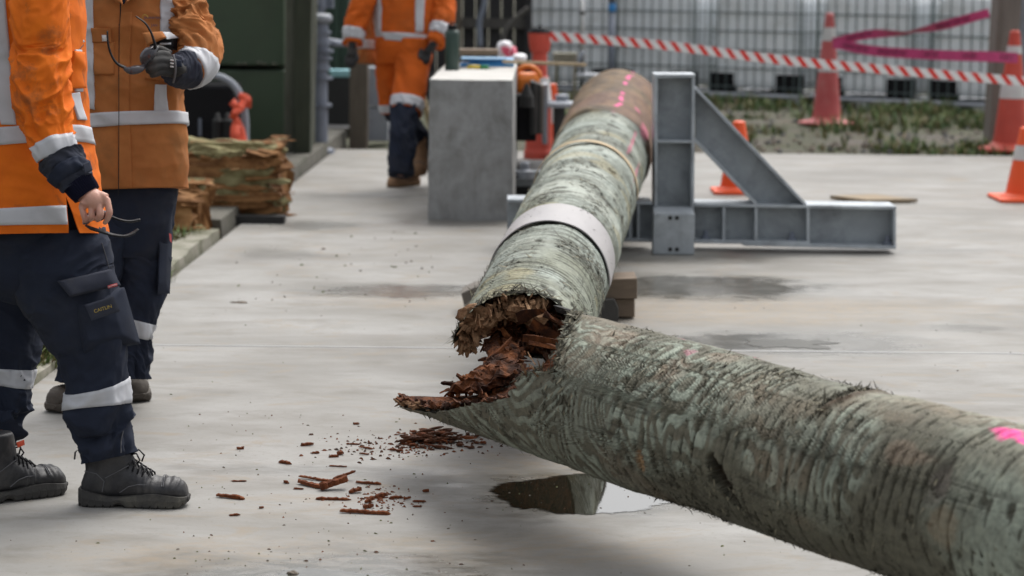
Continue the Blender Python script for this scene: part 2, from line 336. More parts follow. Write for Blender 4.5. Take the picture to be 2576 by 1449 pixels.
# ============================================================ THE SETTING
YE = G(2100, 388)[1]            # back edge of the concrete pad
KA = G(430, 693); KB = G(870, 352); kd = (KB-KA)/(KB-KA)[1]
def kx(y): return KA[0]+kd[0]*(y-KA[1])      # left edge of the pad
PUD = [  # wet patches: pixel centre, half sizes (m), strength, sheet of water?
    (1490, 1243), (1990, 863), (1780, 722), (830, 1462), (1010, 732), (900, 872)]
def concrete():
    m, t, b = nodes('smooth_concrete_slab'); v = coords(t, 'Object')
    vs = coords(t, 'Object', (.8, 1.2, 1)); vf = coords(t, 'Object', (1.3, 2.4, 1))
    n1 = noise(t, vs, 1.6, 8, .62, .5); r1 = ramp(t, [(.28, (.175, .166, .148)), (.45, (.228, .220, .203)), (.58, (.265, .259, .244)), (.75, (.315, .310, .297))]); t.links.new(n1, r1.inputs[0]); col = r1.outputs[0]
    n2 = noise(t, vf, 2.2, 8, .7, .3); r2 = ramp(t, [(.50, 0.), (.66, .5)]); t.links.new(n2, r2.inputs[0]); col = mix(t, r2.outputs[0], col, (.135, .123, .10))
    n3 = noise(t, coords(t, 'Object', (.3, .9, 1)), .9, 7, .7, 1.0); r3 = ramp(t, [(.50, 0.), (.66, .65)]); t.links.new(n3, r3.inputs[0]); col = mix(t, r3.outputs[0], col, (.155, .147, .132))
    n7 = noise(t, coords(t, 'Object', (.9, 1.6, 1)), 2.6, 7, .7, 1.5); r7 = ramp(t, [(.55, 0.), (.68, .55)]); t.links.new(n7, r7.inputs[0]); col = mix(t, r7.outputs[0], col, (.235, .185, .125))
    n5 = noise(t, v, 55, 4, .7); r5 = ramp(t, [(.33, .5), (.42, 0.)]); t.links.new(n5, r5.inputs[0]); col = mix(t, r5.outputs[0], col, (.17, .155, .13))
    # damp stains round each puddle
    geo = N(t, 'ShaderNodeNewGeometry'); wob = noise(t, coords(t, 'Object', (1, 1.5, 1)), 3.5, 6, .65, .4)
    def mask(items, w_amp=1.3, wob=wob):
        tot = None
        for (px, py, hx, hy, st) in items:
            c = G(px, py); a = N(t, 'ShaderNodeVectorMath', operation='SUBTRACT'); t.links.new(geo.outputs['Position'], a.inputs[0]); a.inputs[1].default_value = (c[0], c[1], 0)
            d = N(t, 'ShaderNodeVectorMath', operation='DIVIDE'); t.links.new(a.outputs[0], d.inputs[0]); d.inputs[1].default_value = (hx, hy, 1)
            l = N(t, 'ShaderNodeVectorMath', operation='LENGTH'); t.links.new(d.outputs[0], l.inputs[0])
            k = N(t, 'ShaderNodeMath', operation='MULTIPLY_ADD'); t.links.new(wob, k.inputs[0]); k.inputs[1].default_value = w_amp; t.links.new(l.outputs['Value'], k.inputs[2])
            r = ramp(t, [(.0, st), (.62, st), (.80, st*.35), (.92, 0.)]); dv = N(t, 'ShaderNodeMath', operation='DIVIDE'); t.links.new(k.outputs[0], dv.inputs[0]); dv.inputs[1].default_value = 1.85
            t.links.new(dv.outputs[0], r.inputs[0])
            if tot is None: tot = r.outputs[0]
            else:
                mx = N(t, 'ShaderNodeMath', operation='MAXIMUM'); t.links.new(tot, mx.inputs[0]); t.links.new(r.outputs[0], mx.inputs[1]); tot = mx.outputs[0]
        return tot
    tan = mask([(1760, 768, 1.5, .40, .6), (1850, 795, 1.0, .30, .5), (1130, 752, .7, .35, .5), (1390, 1180, .4, .3, .35), (600, 1400, .6, .2, .4), (1300, 1385, .6, .25, .35)])
    tn = noise(t, coords(t, 'Object', (1, 2.5, 1)), 16, 8, .75, .5); tr = ramp(t, [(.42, .1), (.6, 1.)]); t.links.new(tn, tr.inputs[0]); tm = N(t, 'ShaderNodeMath', operation='MULTIPLY'); t.links.new(tr.outputs[0], tm.inputs[0]); t.links.new(tan, tm.inputs[1]); col = mix(t, tm.outputs[0], col, (.30, .225, .14))
    tot = mask([(1490, 1243, .50, .42, .80), (1990, 863, .70, .42, 1.), (1780, 722, .75, .60, .85), (830, 1462, .62, .40, .85), (1010, 732, .60, .34, .7), (800, 568, .35, .35, .6), (1690, 645, .8, .35, .6), (1180, 562, .55, .25, .6), (2200, 628, .9, .25, .45), (870, 1183, .55, .10, .5), (1240, 1222, .3, .06, .6), (2440, 826, .25, .15, .6), (700, 640, .3, .3, .4)])
    wn = noise(t, coords(t, 'Object', (1, 2.2, 1)), 7, 7, .75, .5); wr = ramp(t, [(.42, .45), (.56, 1.)]); t.links.new(wn, wr.inputs[0]); wm = N(t, 'ShaderNodeMath', operation='MULTIPLY'); t.links.new(wr.outputs[0], wm.inputs[0]); t.links.new(tot, wm.inputs[1]); col = mix(t, wm.outputs[0], col, (.062, .058, .046))
    t.links.new(col, b.inputs['Base Color'])
    rr = ramp(t, [(0, .62), (.55, .34), (.9, .12)]); t.links.new(tot, rr.inputs[0]); t.links.new(rr.outputs[0], b.inputs['Roughness'])
    b.inputs['Specular IOR Level'].default_value = .35
    bump(t, b, noise(t, v, 30, 8, .7), .25, .003)
    return m
MT['concrete'] = concrete()
def dirtmat():
    m, t, b = nodes('gravelly_soil'); v = coords(t, 'Object')
    n = noise(t, v, 2.2, 8, .7, .3); r = ramp(t, [(.3, (.06, .048, .034)), (.43, (.12, .095, .068)), (.55, (.11, .10, .09)), (.7, (.20, .155, .11))]); t.links.new(n, r.inputs[0])
    n2 = noise(t, v, 28, 6, .7); r2 = ramp(t, [(.42, 0.), (.65, .6)]); t.links.new(n2, r2.inputs[0]); c = mix(t, r2.outputs[0], r.outputs[0], (.06, .055, .045))
    n5 = noise(t, v, .9, 7, .7, .5); r5 = ramp(t, [(.38, 0.), (.56, .75)]); t.links.new(n5, r5.inputs[0]); c = mix(t, r5.outputs[0], c, (.055, .065, .028)); t.links.new(c, b.inputs['Base Color']); b.inputs['Roughness'].default_value = .95; bump(t, b, n2, .8, .03); return m
MT['soil'] = dirtmat()
MT['gravel'] = mat('dark_grey_gravel_path', (.085, .085, .087), (.05, .05, .05), .9, 20, 60, .8, .01, dirt=(.14, .13, .12), dirt_amt=.5, dscale=3)
mb = MB(); n = 161
gx = np.concatenate([np.linspace(-200, -12, 8), np.linspace(-11, 14, 150), np.linspace(15, 200, 8)]); gy = np.concatenate([np.linspace(-30, 3, 6), np.linspace(3.5, 40, 220), np.linspace(42, 300, 10)])
X, Y = np.meshgrid(gx, gy); PP = np.stack([X, Y, X*0], -1)
Z = -.035+.05*fbm(PP, (.9, .9, 1), 3, 4)*np.clip((Y-YE-.2)/2, 0, 1)
Z = np.where((X < kx(Y)+.3) & (Y < YE+6), -.06+.03*fbm(PP, (2, 2, 1), 8, 3), Z)
Z = np.where((X > kx(Y)+.05) & (Y < YE), -.25, Z)
mb.grid(np.stack([X, Y, Z], -1)); tag(mb.build('ground', 'soil', smooth=True), None, None, kind='structure')
# concrete pad: real slab, with an open joint running across
mb = MB(); jy = G(800, 872)[1]
for (y0, y1) in ((-6, YE),):
    xs = np.array([0, 1]); 
    v = [(kx(y0)+.02, y0, 0), (22, y0, 0), (22, y1, 0), (kx(y1)+.02, y1, 0)]
    v = v+[(a, b_, -.2) for a, b_, c in v]
    mb.add(v, [(0, 1, 2, 3), (0, 4, 5, 1), (1, 5, 6, 2), (2, 6, 7, 3), (3, 7, 4, 0)])
tag(mb.build('concrete_pad', 'concrete'), None, None, kind='structure')
MT['jointfill'] = mat('damp_joint_sealant', (.235, .236, .238), (.20, .20, .195), .4, 3, 60, .2, .002, dirt=(.30, .295, .28), dirt_amt=1., dscale=1.2, d_lo=.42, d_hi=.6)
mb = MB(); mb.box(((22+kx(jy))/2, jy, .0), (22-kx(jy), .03, .002)); tag(mb.build('pad_joint', 'jointfill'), None, None, kind='structure')
# gravel lane running back behind the kerb
mb = MB(); q = [G(780, 330), G(905, 330), G(905, 225), G(850, 225)]; mb.add([(p[0], p[1], .03) for p in q], [(0, 1, 2, 3)]); tag(mb.build('path', 'gravel'), None, None, kind='structure')
# puddles
m, t, b = nodes('standing_water'); v = coords(t, 'Object')
b.inputs['Base Color'].default_value = (.020, .018, .012, 1); b.inputs['Roughness'].default_value = .03; b.inputs['IOR'].default_value = 1.6; b.inputs['Specular IOR Level'].default_value = 1.0; b.inputs['Coat Weight'].default_value = .6; b.inputs['Coat IOR'].default_value = 1.5; b.inputs['Coat Roughness'].default_value = .01
n_ = noise(t, coords(t, 'Object', (1, 3, 1)), 60, 3, .6); r = ramp(t, [(.66, 0.), (.70, 1.)]); t.links.new(n_, r.inputs[0]); bump(t, b, noise(t, coords(t, 'Object', (1, 2.5, 1)), 9, 2, .5), .012, .01); MT['water'] = m
m, t, b = nodes('thin_film_water'); v = coords(t, 'Object', (1, 3, 1)); n_ = noise(t, v, 14, 6, .7, .5); r = ramp(t, [(.47, (.035, .033, .024)), (.60, (.13, .125, .11))]); t.links.new(n_, r.inputs[0]); t.links.new(r.outputs[0], b.inputs['Base Color'])
r = ramp(t, [(.42, .03), (.66, .25)]); t.links.new(n_, r.inputs[0]); t.links.new(r.outputs[0], b.inputs['Roughness']); b.inputs['Specular IOR Level'].default_value = .9; MT['film'] = m
def softedge(m):
    t = m.node_tree; b = t.nodes['Principled BSDF']; at = N(t, 'ShaderNodeAttribute', attribute_name='Wet'); n_ = noise(t, coords(t, 'Object', (1, 2, 1)), 28, 6, .7, .3)
    s = N(t, 'ShaderNodeMath', operation='MULTIPLY_ADD'); t.links.new(n_, s.inputs[0]); s.inputs[1].default_value = 1.1; t.links.new(at.outputs['Fac'], s.inputs[2]); r = ramp(t, [(.42, 0.), (.62, 1.)]); dv = N(t, 'ShaderNodeMath', operation='MULTIPLY'); dv.inputs[1].default_value = .6; t.links.new(s.outputs[0], dv.inputs[0]); t.links.new(dv.outputs[0], r.inputs[0]); t.links.new(r.outputs[0], b.inputs['Alpha'])
softedge(MT['water']); softedge(MT['film'])
def puddle(poly, m, z=.0012, sub=14, amp=.03, seed=0):
    pts = np.array([G(x, y) for x, y in poly]); n = len(pts); q = []
    for i in range(n):
        a, b_ = pts[i], pts[(i+1) % n]; p0, p3 = pts[i-1], pts[(i+2) % n]
        for k in range(sub):
            s = k/sub; q.append(.5*((2*a)+(-p0+b_)*s+(2*p0-5*a+4*b_-p3)*s*s+(-p0+3*a-3*b_+p3)*s**3))
    q = np.array(q); c = q.mean(0); d = q-c; ln = np.linalg.norm(d, axis=1)[:, None]; q = q+d/ln*(amp*fbm(q, (14, 5, 1), seed, 4))[:, None]; q[:, 2] = z
    o = MB(); n = len(q); q2 = c+(q-c)*.80; q2[:, 2] = z; o.add(q, []); o.add(q2, [tuple(range(n))]); o.f += [(i, (i+1) % n, (i+1) % n+n, i+n) for i in range(n)]; o.m = [0]*len(o.f)
    ob = o.build('puddle', m); a = ob.data.color_attributes.new('Wet', 'FLOAT_COLOR', 'POINT'); a.data.foreach_set('color', np.repeat(np.r_[np.zeros(n), np.ones(n)], 4).astype(np.float32)); return tag(ob, None, None, kind='structure')
puddle([(1222, 1232), (1262, 1214), (1330, 1202), (1400, 1194), (1480, 1188), (1545, 1186), (1640, 1196), (1720, 1215), (1790, 1245), (1730, 1264), (1650, 1280), (1590, 1290), (1530, 1296), (1460, 1299), (1395, 1297), (1330, 1284), (1300, 1283), (1256, 1262)], 'water', seed=1)
0 and puddle([(1765, 858), (1850, 849), (1960, 845), (2080, 851), (2180, 862), (2140, 872), (2040, 881), (1930, 880), (1830, 872)], 'film', seed=2, amp=.05)
0 and puddle([(1640, 722), (1720, 712), (1830, 712), (1930, 720), (1850, 734), (1740, 738)], 'film', seed=3, amp=.06)
puddle([(620, 1456), (700, 1438), (830, 1430), (960, 1440), (1010, 1460), (950, 1500), (700, 1500)], 'film', seed=4, amp=.03)
0 and puddle([(890, 731), (960, 726), (1050, 727), (1110, 731), (1030, 738), (940, 737)], 'film', seed=5, amp=.05)
MT['darkreflect'] = mat('dark_olive_painted_reflection', (.050, .046, .032), (.028, .026, .019), .32, 12, 80, .3, .003, spec=.3); softedge(MT['darkreflect'])  # puddle core: dark reflection put into an olive base colour
puddle([(1862, 864), (1930, 855), (2020, 853), (2100, 858), (2130, 865), (2060, 873), (1960, 875), (1890, 870)], 'darkreflect', z=.0012, amp=.075, seed=12)
# ---------------------------------------------------- kerb: timber boards and a pale concrete strip
MT['kerbwood'] = mat('mossy_dark_kerb_timber', (.13, .12, .10), (.07, .068, .055), .9, 5, 60, .5, .006, dirt=(.035, .042, .018), dirt_amt=.8, dscale=4)
def kerb(px0, px1, name, label, m, w=.24, h=.10, cat='kerb'):
    a, b_ = G(*px0), G(*px1); d = (b_-a)/np.linalg.norm(b_-a); nrm = np.array([-d[1], d[0], 0]); mb = MB(); g = []
    for s in np.linspace(0, 1, 40):
        p = a+(b_-a)*s; e = .012*noi(p, (5, 5, 5), 3); e2 = .012*noi(p, (4, 4, 4), 9)
        g.append([p+np.array([0, 0, -.08]), p+np.array([0, 0, h+e])+nrm*.01, p+nrm*(w+e2)+np.array([0, 0, h-.006+e2]), p+nrm*(w+e2)+np.array([0, 0, -.08])])
    mb.grid(np.array(g), True, caps=True); return tag(mb.build(name, m, base=a), label, cat)
kerb((560, 590), (873, 352), 'timber_kerb', 'long grey weathered timber kerb along the far left edge of the slab', 'kerbwood', .26, .09)
MT['palestrip'] = mat('pale_old_concrete_strip', (.30, .28, .235), (.20, .195, .15), .9, 5, 60, .5, .005, dirt=(.07, .075, .03), dirt_amt=.85, dscale=4, d_lo=.44, d_hi=.62)
kerb((420, 706), (556, 594), 'concrete_kerb', 'pale mossy concrete kerb strip between the second worker and the rotten stump', 'palestrip', .42, .05)
kerb((40, 1010), (412, 714), 'concrete_kerb', 'near mossy concrete kerb hidden behind the legs of the workers', 'palestrip', .30, .03)
# ---------------------------------------------------- grass, weeds (nobody could count them)
def tufts(name, regions, cols, hmin, hmax, label=None, w=.006):
    mb = MB()
    for k, (poly, cnt) in enumerate(regions):
        poly = np.array([G(*p) for p in poly]); lo = poly.min(0); hi = poly.max(0); n_ = 0; tries = 0
        while n_ < cnt and tries < cnt*30:
            tries += 1; p = lo+(hi-lo)*rng.random(3); p[2] = 0
            ins = False; j = len(poly)-1
            for i in range(len(poly)):
                if (poly[i][1] > p[1]) != (poly[j][1] > p[1]) and p[0] < (poly[j][0]-poly[i][0])*(p[1]-poly[i][1])/(poly[j][1]-poly[i][1])+poly[i][0]: ins = not ins
                j = i
            if not ins: continue
            if noi(p, (1.3, 1.3, 1), 5)+.6*noi(p, (4, 4, 1), 6) < rng.uniform(-.2, .55): continue
            n_ += 1; p[2] = -.03
            for q in range(rng.integers(4, 9)):
                a = rng.random()*6.28; h = rng.uniform(hmin, hmax)*(1.2+.9*float(noi(p, (2.2, 2.2, 1), 7))); l = h*rng.uniform(.2, .9); d = np.array([math.cos(a), math.sin(a), 0]); s = np.array([-d[1], d[0], 0])*w*rng.uniform(.6, 2)
                b0 = p+d*rng.uniform(0, .03); mm = b0+d*l*.35+np.array([0, 0, h*.65]); tp = b0+d*l+np.array([0, 0, h])
                mb.add([b0-s, b0+s, mm+s*.8, mm-s*.8, tp], [(0, 1, 2, 3), (3, 2, 4)], rng.integers(0, len(cols)))
    o = mb.build(name, cols); return tag(o, label, None, kind='stuff')
for nm, c in (('g1', (.085, .15, .035)), ('g2', (.06, .115, .038)), ('g3', (.14, .17, .05)), ('g4', (.22, .17, .08))): MT[nm] = mat('grass_blades_'+nm, c, tuple(x*.7 for x in c), .8, bmp=0)
tufts('grass', [([(1360, 330), (2580, 330), (2580, 262), (1700, 215), (1360, 215)], 1100), ([(1740, 384), (2580, 392), (2580, 372), (1740, 364)], 150), ([(1780, 372), (2500, 378), (2500, 330), (1780, 320)], 70), ([(2300, 330), (2560, 340), (2560, 282), (2300, 270)], 160)], ['g1', 'g2', 'g3', 'g4'], .03, .13, w=.006)
tufts('weeds', [([(60, 960), (170, 905), (170, 800), (80, 820)], 520), ([(270, 700), (330, 700), (430, 640), (510, 590), (430, 585), (270, 640)], 420), ([(300, 780), (430, 705), (430, 660), (300, 720)], 60)], ['g1', 'g3', 'g3', 'g4'], .03, .09, w=.004)
# loose stones in the soil
mb = MB()
for i in range(900):
    p = G(rng.uniform(1350, 2576), rng.uniform(250, 384)); r = rng.uniform(.008, .035)
    q = rng.normal(size=(6, 3)); q = np.array([[1, 0, 0], [-1, 0, 0], [0, 1, 0], [0, -1, 0], [0, 0, .7], [0, 0, -.7]])*r*rng.uniform(.6, 1.3, (6, 3))
    mb.add(q+p, [(0, 2, 4), (2, 1, 4), (1, 3, 4), (3, 0, 4), (2, 0, 5), (1, 2, 5), (3, 1, 5), (0, 3, 5)], rng.integers(0, 2))
tag(mb.build('stones', ['gravel', 'stone']), None, None, kind='stuff')

# ============================================================ IBC tanks
def make_ibc():
    root = thing('storage_tank', 'x', 'tank', (0, 0, 0)); W_, D_, H_ = 1.2, 1.0, 1.14
    z0 = .14
    mb = MB(); g = []                                                  # bottle: rounded box, swollen
    for z, k in ((0, .90), (.02, .97), (.08, 1), (.5, 1.0), (.9, 1), (.97, .97), (1.0, .88)):
        th = np.arange(56)/56*2*np.pi; e = 2/9
        x = np.sign(np.cos(th))*np.abs(np.cos(th))**e*W_/2*k*.965; y = np.sign(np.sin(th))*np.abs(np.sin(th))**e*D_/2*k*.965
        g.append(np.stack([x, y+.5, np.full(56, z0+z*H_)], 1))
    mb.grid(np.array(g), True, caps=True); bo = mb.build('bottle', 'hdpe', root, smooth=False, bevel=.0, local=True)
    mb = MB(); r = .007
    def bar(a, b_, r=r): mb.tube([a, b_], r, 6)
    for z in (.16, .38, .60, .82, 1.04, 1.28):
        for (a, b_) in (((-.6, 0), (.6, 0)), ((.6, 0), (.6, 1)), ((.6, 1), (-.6, 1)), ((-.6, 1), (-.6, 0))): bar((*a, z), (*b_, z))
    for x in (-.6, -.50, -.38, -.24, -.12, 0, .12, .26, .40, .52, .6):
        bar((x, 0, .05), (x, 0, 1.28), .016 if abs(x) == .6 else .007); bar((x, 1, .05), (x, 1, 1.28))
    for y in (.12, .27, .42, .58, .74, .88): bar((.6, y, .05), (.6, y, 1.28)); bar((-.6, y, .05), (-.6, y, 1.28))
    mb.build('cage', 'cage', root, local=True)
    mb = MB()
    for y in (.0, .5, 1.0): mb.tube([(-.6, y, .06), (.6, y, .06)], .028, 8)
    for x in (-.6, .6): mb.tube([(x, 0, .06), (x, 1, .06)], .028, 8)
    for x in (-.52, 0, .52): mb.box((x, .03, .005), (.13, .08, .09), taper=1.15); mb.box((x, .97, .005), (.13, .08, .09))
    mb.build('pallet', 'pallet', root, local=True)
    for x in (-.44, .44):
        mb = MB(); mb.box((x, .06, .205), (.32, .10, .23)); mb.build('corner_guard', 'black', root, local=True, bevel=.01)
    mb = MB(); mb.lathe([(.07, 0), (.07, .05), (.0, .05)], (0, .5, z0+H_), 20); mb.build('lid', 'black', root, local=True)
    return root
ib = make_ibc(); GI = 'bulk tanks in wire cages along the back'
yaw = rad(-33); dirn = np.array([math.cos(yaw), math.sin(yaw), 0])
start = P(1763, 203, 27.9); start[2] = 0
spots = [(start+dirn*(.72+1.42*k), yaw) for k in range(-1, 4)]
lab = ['caged white bulk tank directly above the brown butt end of the pole', 'caged white bulk tank behind the top of the steel bracing frame', 'caged white bulk tank behind the faded traffic cone on the soil', 'caged white bulk tank crossed by the pink tape beside the wooden post', 'caged white bulk tank hidden mostly behind the wooden post on the right']
for k, ((p, a), l) in enumerate(zip(spots, lab)):
    o = ib if k == 0 else copy_tree(ib); o.location = (float(p[0]), float(p[1]), -.01); o.rotation_euler = (0, 0, a); tag(o, l, 'tank', GI)
for k, (px, l) in enumerate(((1433, 'caged white bulk tank directly behind the red bollard with the black cap'), (1190, 'caged white bulk tank hidden behind the dark board fence'))):
    if k: continue
    p = P(px, 200, 28.6); o = copy_tree(ib); o.location = (float(p[0]), float(p[1]), -.01); o.rotation_euler = (0, 0, rad(-2)); tag(o, l, 'tank', GI)
# blue-capped valve pipe between two tanks
c = P(1537, 200, 27.6); t0 = thing('valve_pipe', 'grey upright pipe with a blue cap between two caged tanks', 'pipe', (c[0], c[1], 0))
mb = MB(); mb.tube([(c[0], c[1], 0), (c[0], c[1], 1.0)], .04, 12); mb.tube([(c[0], c[1], 1.1), (c[0], c[1], 1.7)], .04, 12); mb.build('pipe', 'bluegrey', t0, smooth=True)
mb = MB(); mb.lathe([(.04, 0), (.045, .02), (.045, .09), (.035, .11)], (c[0], c[1], 1.02), 16); mb.build('cap', 'blue', t0, smooth=True)

# ============================================================ left background
def wbox(px0, py0, px1, py1, Y, depth, mi=0, mb=None, z0=None):
    """box whose front face covers the pixel rectangle at world depth Y"""
    a = WY(px0, py0, Y); b_ = WY(px1, py1, Y); za, zb = a[2], b_[2]
    if z0 is not None: zb = z0
    mb = mb or MB(); mb.box(((a[0]+b_[0])/2, Y+depth/2, (za+zb)/2), (b_[0]-a[0], depth, za-zb), mi=mi); return mb
def single(name, label, cat, mb, m, base, **k): return tag(mb.build(name, m, base=base, **k), label, cat)
Yc = 18.2
t0 = thing('green_cabinet', 'dark green metal cabinet with a seam across it behind the second worker', 'cabinet', WY(560, 400, Yc))
a = WY(380, 0, Yc); b_ = WY(716, 0, Yc); sm = WY(640, 170, Yc)[2]
mb = MB(); mb.box(((a[0]+b_[0])/2, Yc+.6, (2.3+sm+.015)/2), (b_[0]-a[0], 1.2, 2.3-sm-.015)); mb.build('upper_panel', 'green', t0, bevel=.015)
mb = MB(); mb.box(((a[0]+b_[0])/2+.02, Yc+.62, (sm-.02)/2), (b_[0]-a[0]-.04, 1.2, sm-.02)); mb.build('lower_panel', 'green', t0, bevel=.015)
for px in (600, 616, 652, 664, 690): p = WY(px, 160+rng.uniform(-3, 3), Yc); mb = MB(); mb.lathe([(0, -.012), (.03, 0), (0, .014)], (p[0], p[1]-.01, p[2]), 8); mb.build('lichen', 'mossy', t0)
# two upright timbers by the cabinet
def post(name, label, px0, px1, pyb, m, Y=None, h=2.4, d=.16, lean=0., seed=1):
    pb = G((px0+px1)/2, pyb); Y = pb[1] if Y is None else Y
    a, b_ = WY(px0, pyb, Y), WY(px1, pyb, Y); w = b_[0]-a[0]; cx_ = (a[0]+b_[0])/2; g = []
    for z in np.linspace(-.1, h, 26):
        cc = np.array([cx_+lean*z, Y+d/2, z]); e = [.006*noi(cc+k, (3, 3, 2.5), seed+k) for k in range(4)]
        g.append([cc+np.array([-w/2+e[0], -d/2+e[1], 0]), cc+np.array([w/2+e[2], -d/2+e[1], 0]), cc+np.array([w/2+e[2], d/2, 0]), cc+np.array([-w/2+e[0], d/2, 0])])
    mb = MB(); mb.grid(np.array(g), True, caps=True); return single(name, label, 'post', mb, m, (cx_, Y, 0), bevel=.01)
post('timber_post', 'pale grey timber edge post against the green cabinet', 714, 737, 405, 'mossy', Y=17.9, d=.1, lean=.012)
post('timber_post', 'thick dark mossy timber post right of the green cabinet', 737, 780, 405, 'mossdark', Y=17.75, d=.2, lean=.012, seed=4)
post('timber_post', 'pale narrow timber post behind the thick dark mossy post', 779, 790, 400, 'mossy', Y=18.6, d=.1, lean=.012, seed=6)
# green tank further back
Yt = 23.5; t0 = thing('green_tank', 'tall dark green ribbed tank wall behind the grey valve column', 'tank', WY(840, 240, Yt)); mb = MB(); a = WY(700, 0, Yt)[0]; b_ = WY(878, 0, Yt)[0]
mb.box(((a+b_)/2, Yt+1, 1.3), (b_-a, 2, 2.7)); mb.build('wall', 'green2', t0, bevel=.02)
for px in (800, 846): p = WY(px, 0, Yt)[0]; mb = MB(); mb.box((p, Yt-.02, 1.3), (.05, .06, 2.7)); mb.build('rib', 'green2', t0, bevel=.01)
# grey valve column
Yv = 18.9; vb = G(800, 345); c = WY(802, 330, Yv); t0 = thing('valve_column', 'blue grey pump column with stacked flanges and a round pale cap', 'pump', (c[0], Yv, 0))
def zz(py): return WY(802, py, Yv)[2]
mb = MB(); mb.lathe([(.13, 0), (.13, .03), (.075, .05), (.072, zz(180)), (.085, zz(170)), (.08, zz(60))], (c[0], Yv, 0), 20); mb.build('barrel', 'bluegrey', t0, smooth=False)
for py in (85, 112, 132, 150, 175, 200, 268):
    mb = MB(); mb.lathe([(.05, 0), (.098, .0), (.098, .025), (.05, .025)], (c[0]+.004*(py % 7), Yv, zz(py)), 18); mb.build('flange', 'bluegrey', t0)
mb = MB(); z = zz(50); mb.lathe([(.02, -.03), (.105, -.02), (.115, .02), (.09, .05), (0, .055)], (c[0], Yv, z), 24); mb.build('cap', 'greypaint', t0, smooth=True)
mb = MB(); mb.tube([P(812, 100, 19), P(840, 108, 19.2), P(868, 110, 19.3)], [.03, .035, .028], 10); mb.tube([P(838, 103, 19.15), P(838, 116, 19.15)], .05, 12); mb.build('branch_pipe', 'bluegrey', t0, smooth=True)
mb = MB(); mb.tube([P(800, 0, 19), P(806, 20, 19), P(803, 45, 19)], [.07, .05, .03], 10); mb.box(P(806, 8, 19.05), (.22, .1, .08)); mb.build('handwheel', 'bluegrey', t0)
# tray on the lane
c = P(857, 186, 22.0); t0 = thing('tray', 'pale blue plastic tray resting on a dark crate beside the lane', 'tray', c); mb = MB(); mb.box(c, (.17, .2, .055), taper=1.15); mb.build('basin', 'cyan', t0, bevel=.015)
mb = MB(); mb.box(c+np.array([0, 0, .035]), (.21, .24, .012)); mb.build('rim', 'cyan', t0, bevel=.004)
mb = MB(); a = c.copy(); mb.box((a[0]+.02, a[1]+.35, (a[2]-.03)/2), (.30, .9, a[2]-.03)); tag(mb.build('crate', 'dark', base=(a[0], a[1], 0), bevel=.01), 'dark low crate under the pale blue tray', 'crate')
post('timber_post', 'brown weathered timber post left of the walking worker', 878, 924, 358, 'brownpost', h=.95, d=.16, lean=.004, seed=9)
pb = G(948, 354); t0 = thing('cabinet_panel', 'light grey two-part panel behind the walking worker', 'panel', pb)
mb = MB(); Y = pb[1]+.02; wbox(922, 170, 976, 268, Y, .3, mb=mb); mb.build('upper_leaf', 'greypaint', t0, bevel=.006)
mb = MB(); wbox(922, 273, 976, 356, Y, .3, mb=mb); mb.build('lower_leaf', 'greypaint', t0, bevel=.006)
# shed / board fence behind walker
Yf = 27.5; t0 = thing('board_fence', 'charcoal board fence with a paler rail behind the walking worker', 'fence', (WY(1100, 200, Yf)[0], Yf, 0))
xs = np.linspace(WY(870, 0, Yf)[0], WY(1327, 0, Yf)[0], 15)
for i in range(14):
    mb = MB(); mb.box(((xs[i]+xs[i+1])/2, Yf+.01*rng.random(), .95), (xs[i+1]-xs[i]-.012, .03, 2.1)); mb.build('board', 'darkfence', t0)
for py, h_ in ((58, .12), (195, .10)):
    z = WY(1200, py, Yf)[2]; mb = MB(); mb.box(((xs[0]+xs[-1])/2, Yf-.04, z), (xs[-1]-xs[0], .05, h_)); mb.build('rail', 'midgrey', t0)
for px, wd in ((1152, .05), (1330, .04)):
    p = WY(px, 0, Yf)[0]; mb = MB(); mb.box((p, Yf-.08, 1), (wd*2, .08, 2.1)); mb.build('fence_post', 'brownpost' if px < 1200 else 'darkfence', t0)
for k, (pts, m_, l) in enumerate((([(1208, 120), (1206, 60), (1216, 20), (1222, -20)], 'bluegrey', 'pale grey hose hanging down the charcoal board fence'), ([(1262, 118), (1270, 80), (1300, 45), (1330, 20)], 'midgrey', 'dark grey hose sweeping up to the right over the board fence'))):
    mb = MB(); q = np.array([P(x, y, 26.8) for x, y in pts]); tt = np.linspace(0, 3, 20); q = cr(np.arange(4.), q, tt); mb.tube(q, .032, 10); tag(mb.build('hose', m_, base=q[0], smooth=True), l, 'hose')
# clutter of dark machinery with the pipe arch
Ym = 17.2; c0 = WY(520, 380, Ym); t0 = thing('generator', 'dark machine housing with shiny ribbed cylinders under the pipe arch', 'machine', (c0[0], Ym, 0))
mb = MB(); a = WY(440, 0, Ym)[0]; b_ = WY(585, 0, Ym)[0]; z = WY(520, 212, Ym)[2]; mb.box(((a+b_)/2, Ym+.3, z/2), (b_-a, .5, z)); mb.build('housing', 'black', t0, bevel=.03)
for px in (548, 573):
    p = WY(px, 345, Ym-.1); mb = MB(); pr = []
    for i in range(12): pr += [(.045, i*.018), (.036, i*.018+.009)]
    mb.lathe(pr+[(.02, .23), (.012, .26)], (p[0], p[1], p[2]-.08), 16); mb.build('cylinder', 'dark', t0, smooth=True)
p = WY(503, 320, Ym-.02); mb = MB(); mb.box(p, (.02, .02, .13)); mb.build('lever', 'bluegrey', t0)
q = cr(np.arange(7.), np.array([P(x, y, 16.9) for x, y in ((480, 215), (515, 194), (550, 193), (584, 211), (606, 245), (617, 300), (618, 400))]), np.linspace(0, 6, 60))
t0 = thing('pipe_arch', 'curved grey metal pipe arch rising behind the rotten stump', 'pipe', (q[-1][0], q[-1][1], 0)); mb = MB(); mb.tube(q, .028, 12); mb.build('pipe', 'greypaint', t0, smooth=True)
mb = MB()
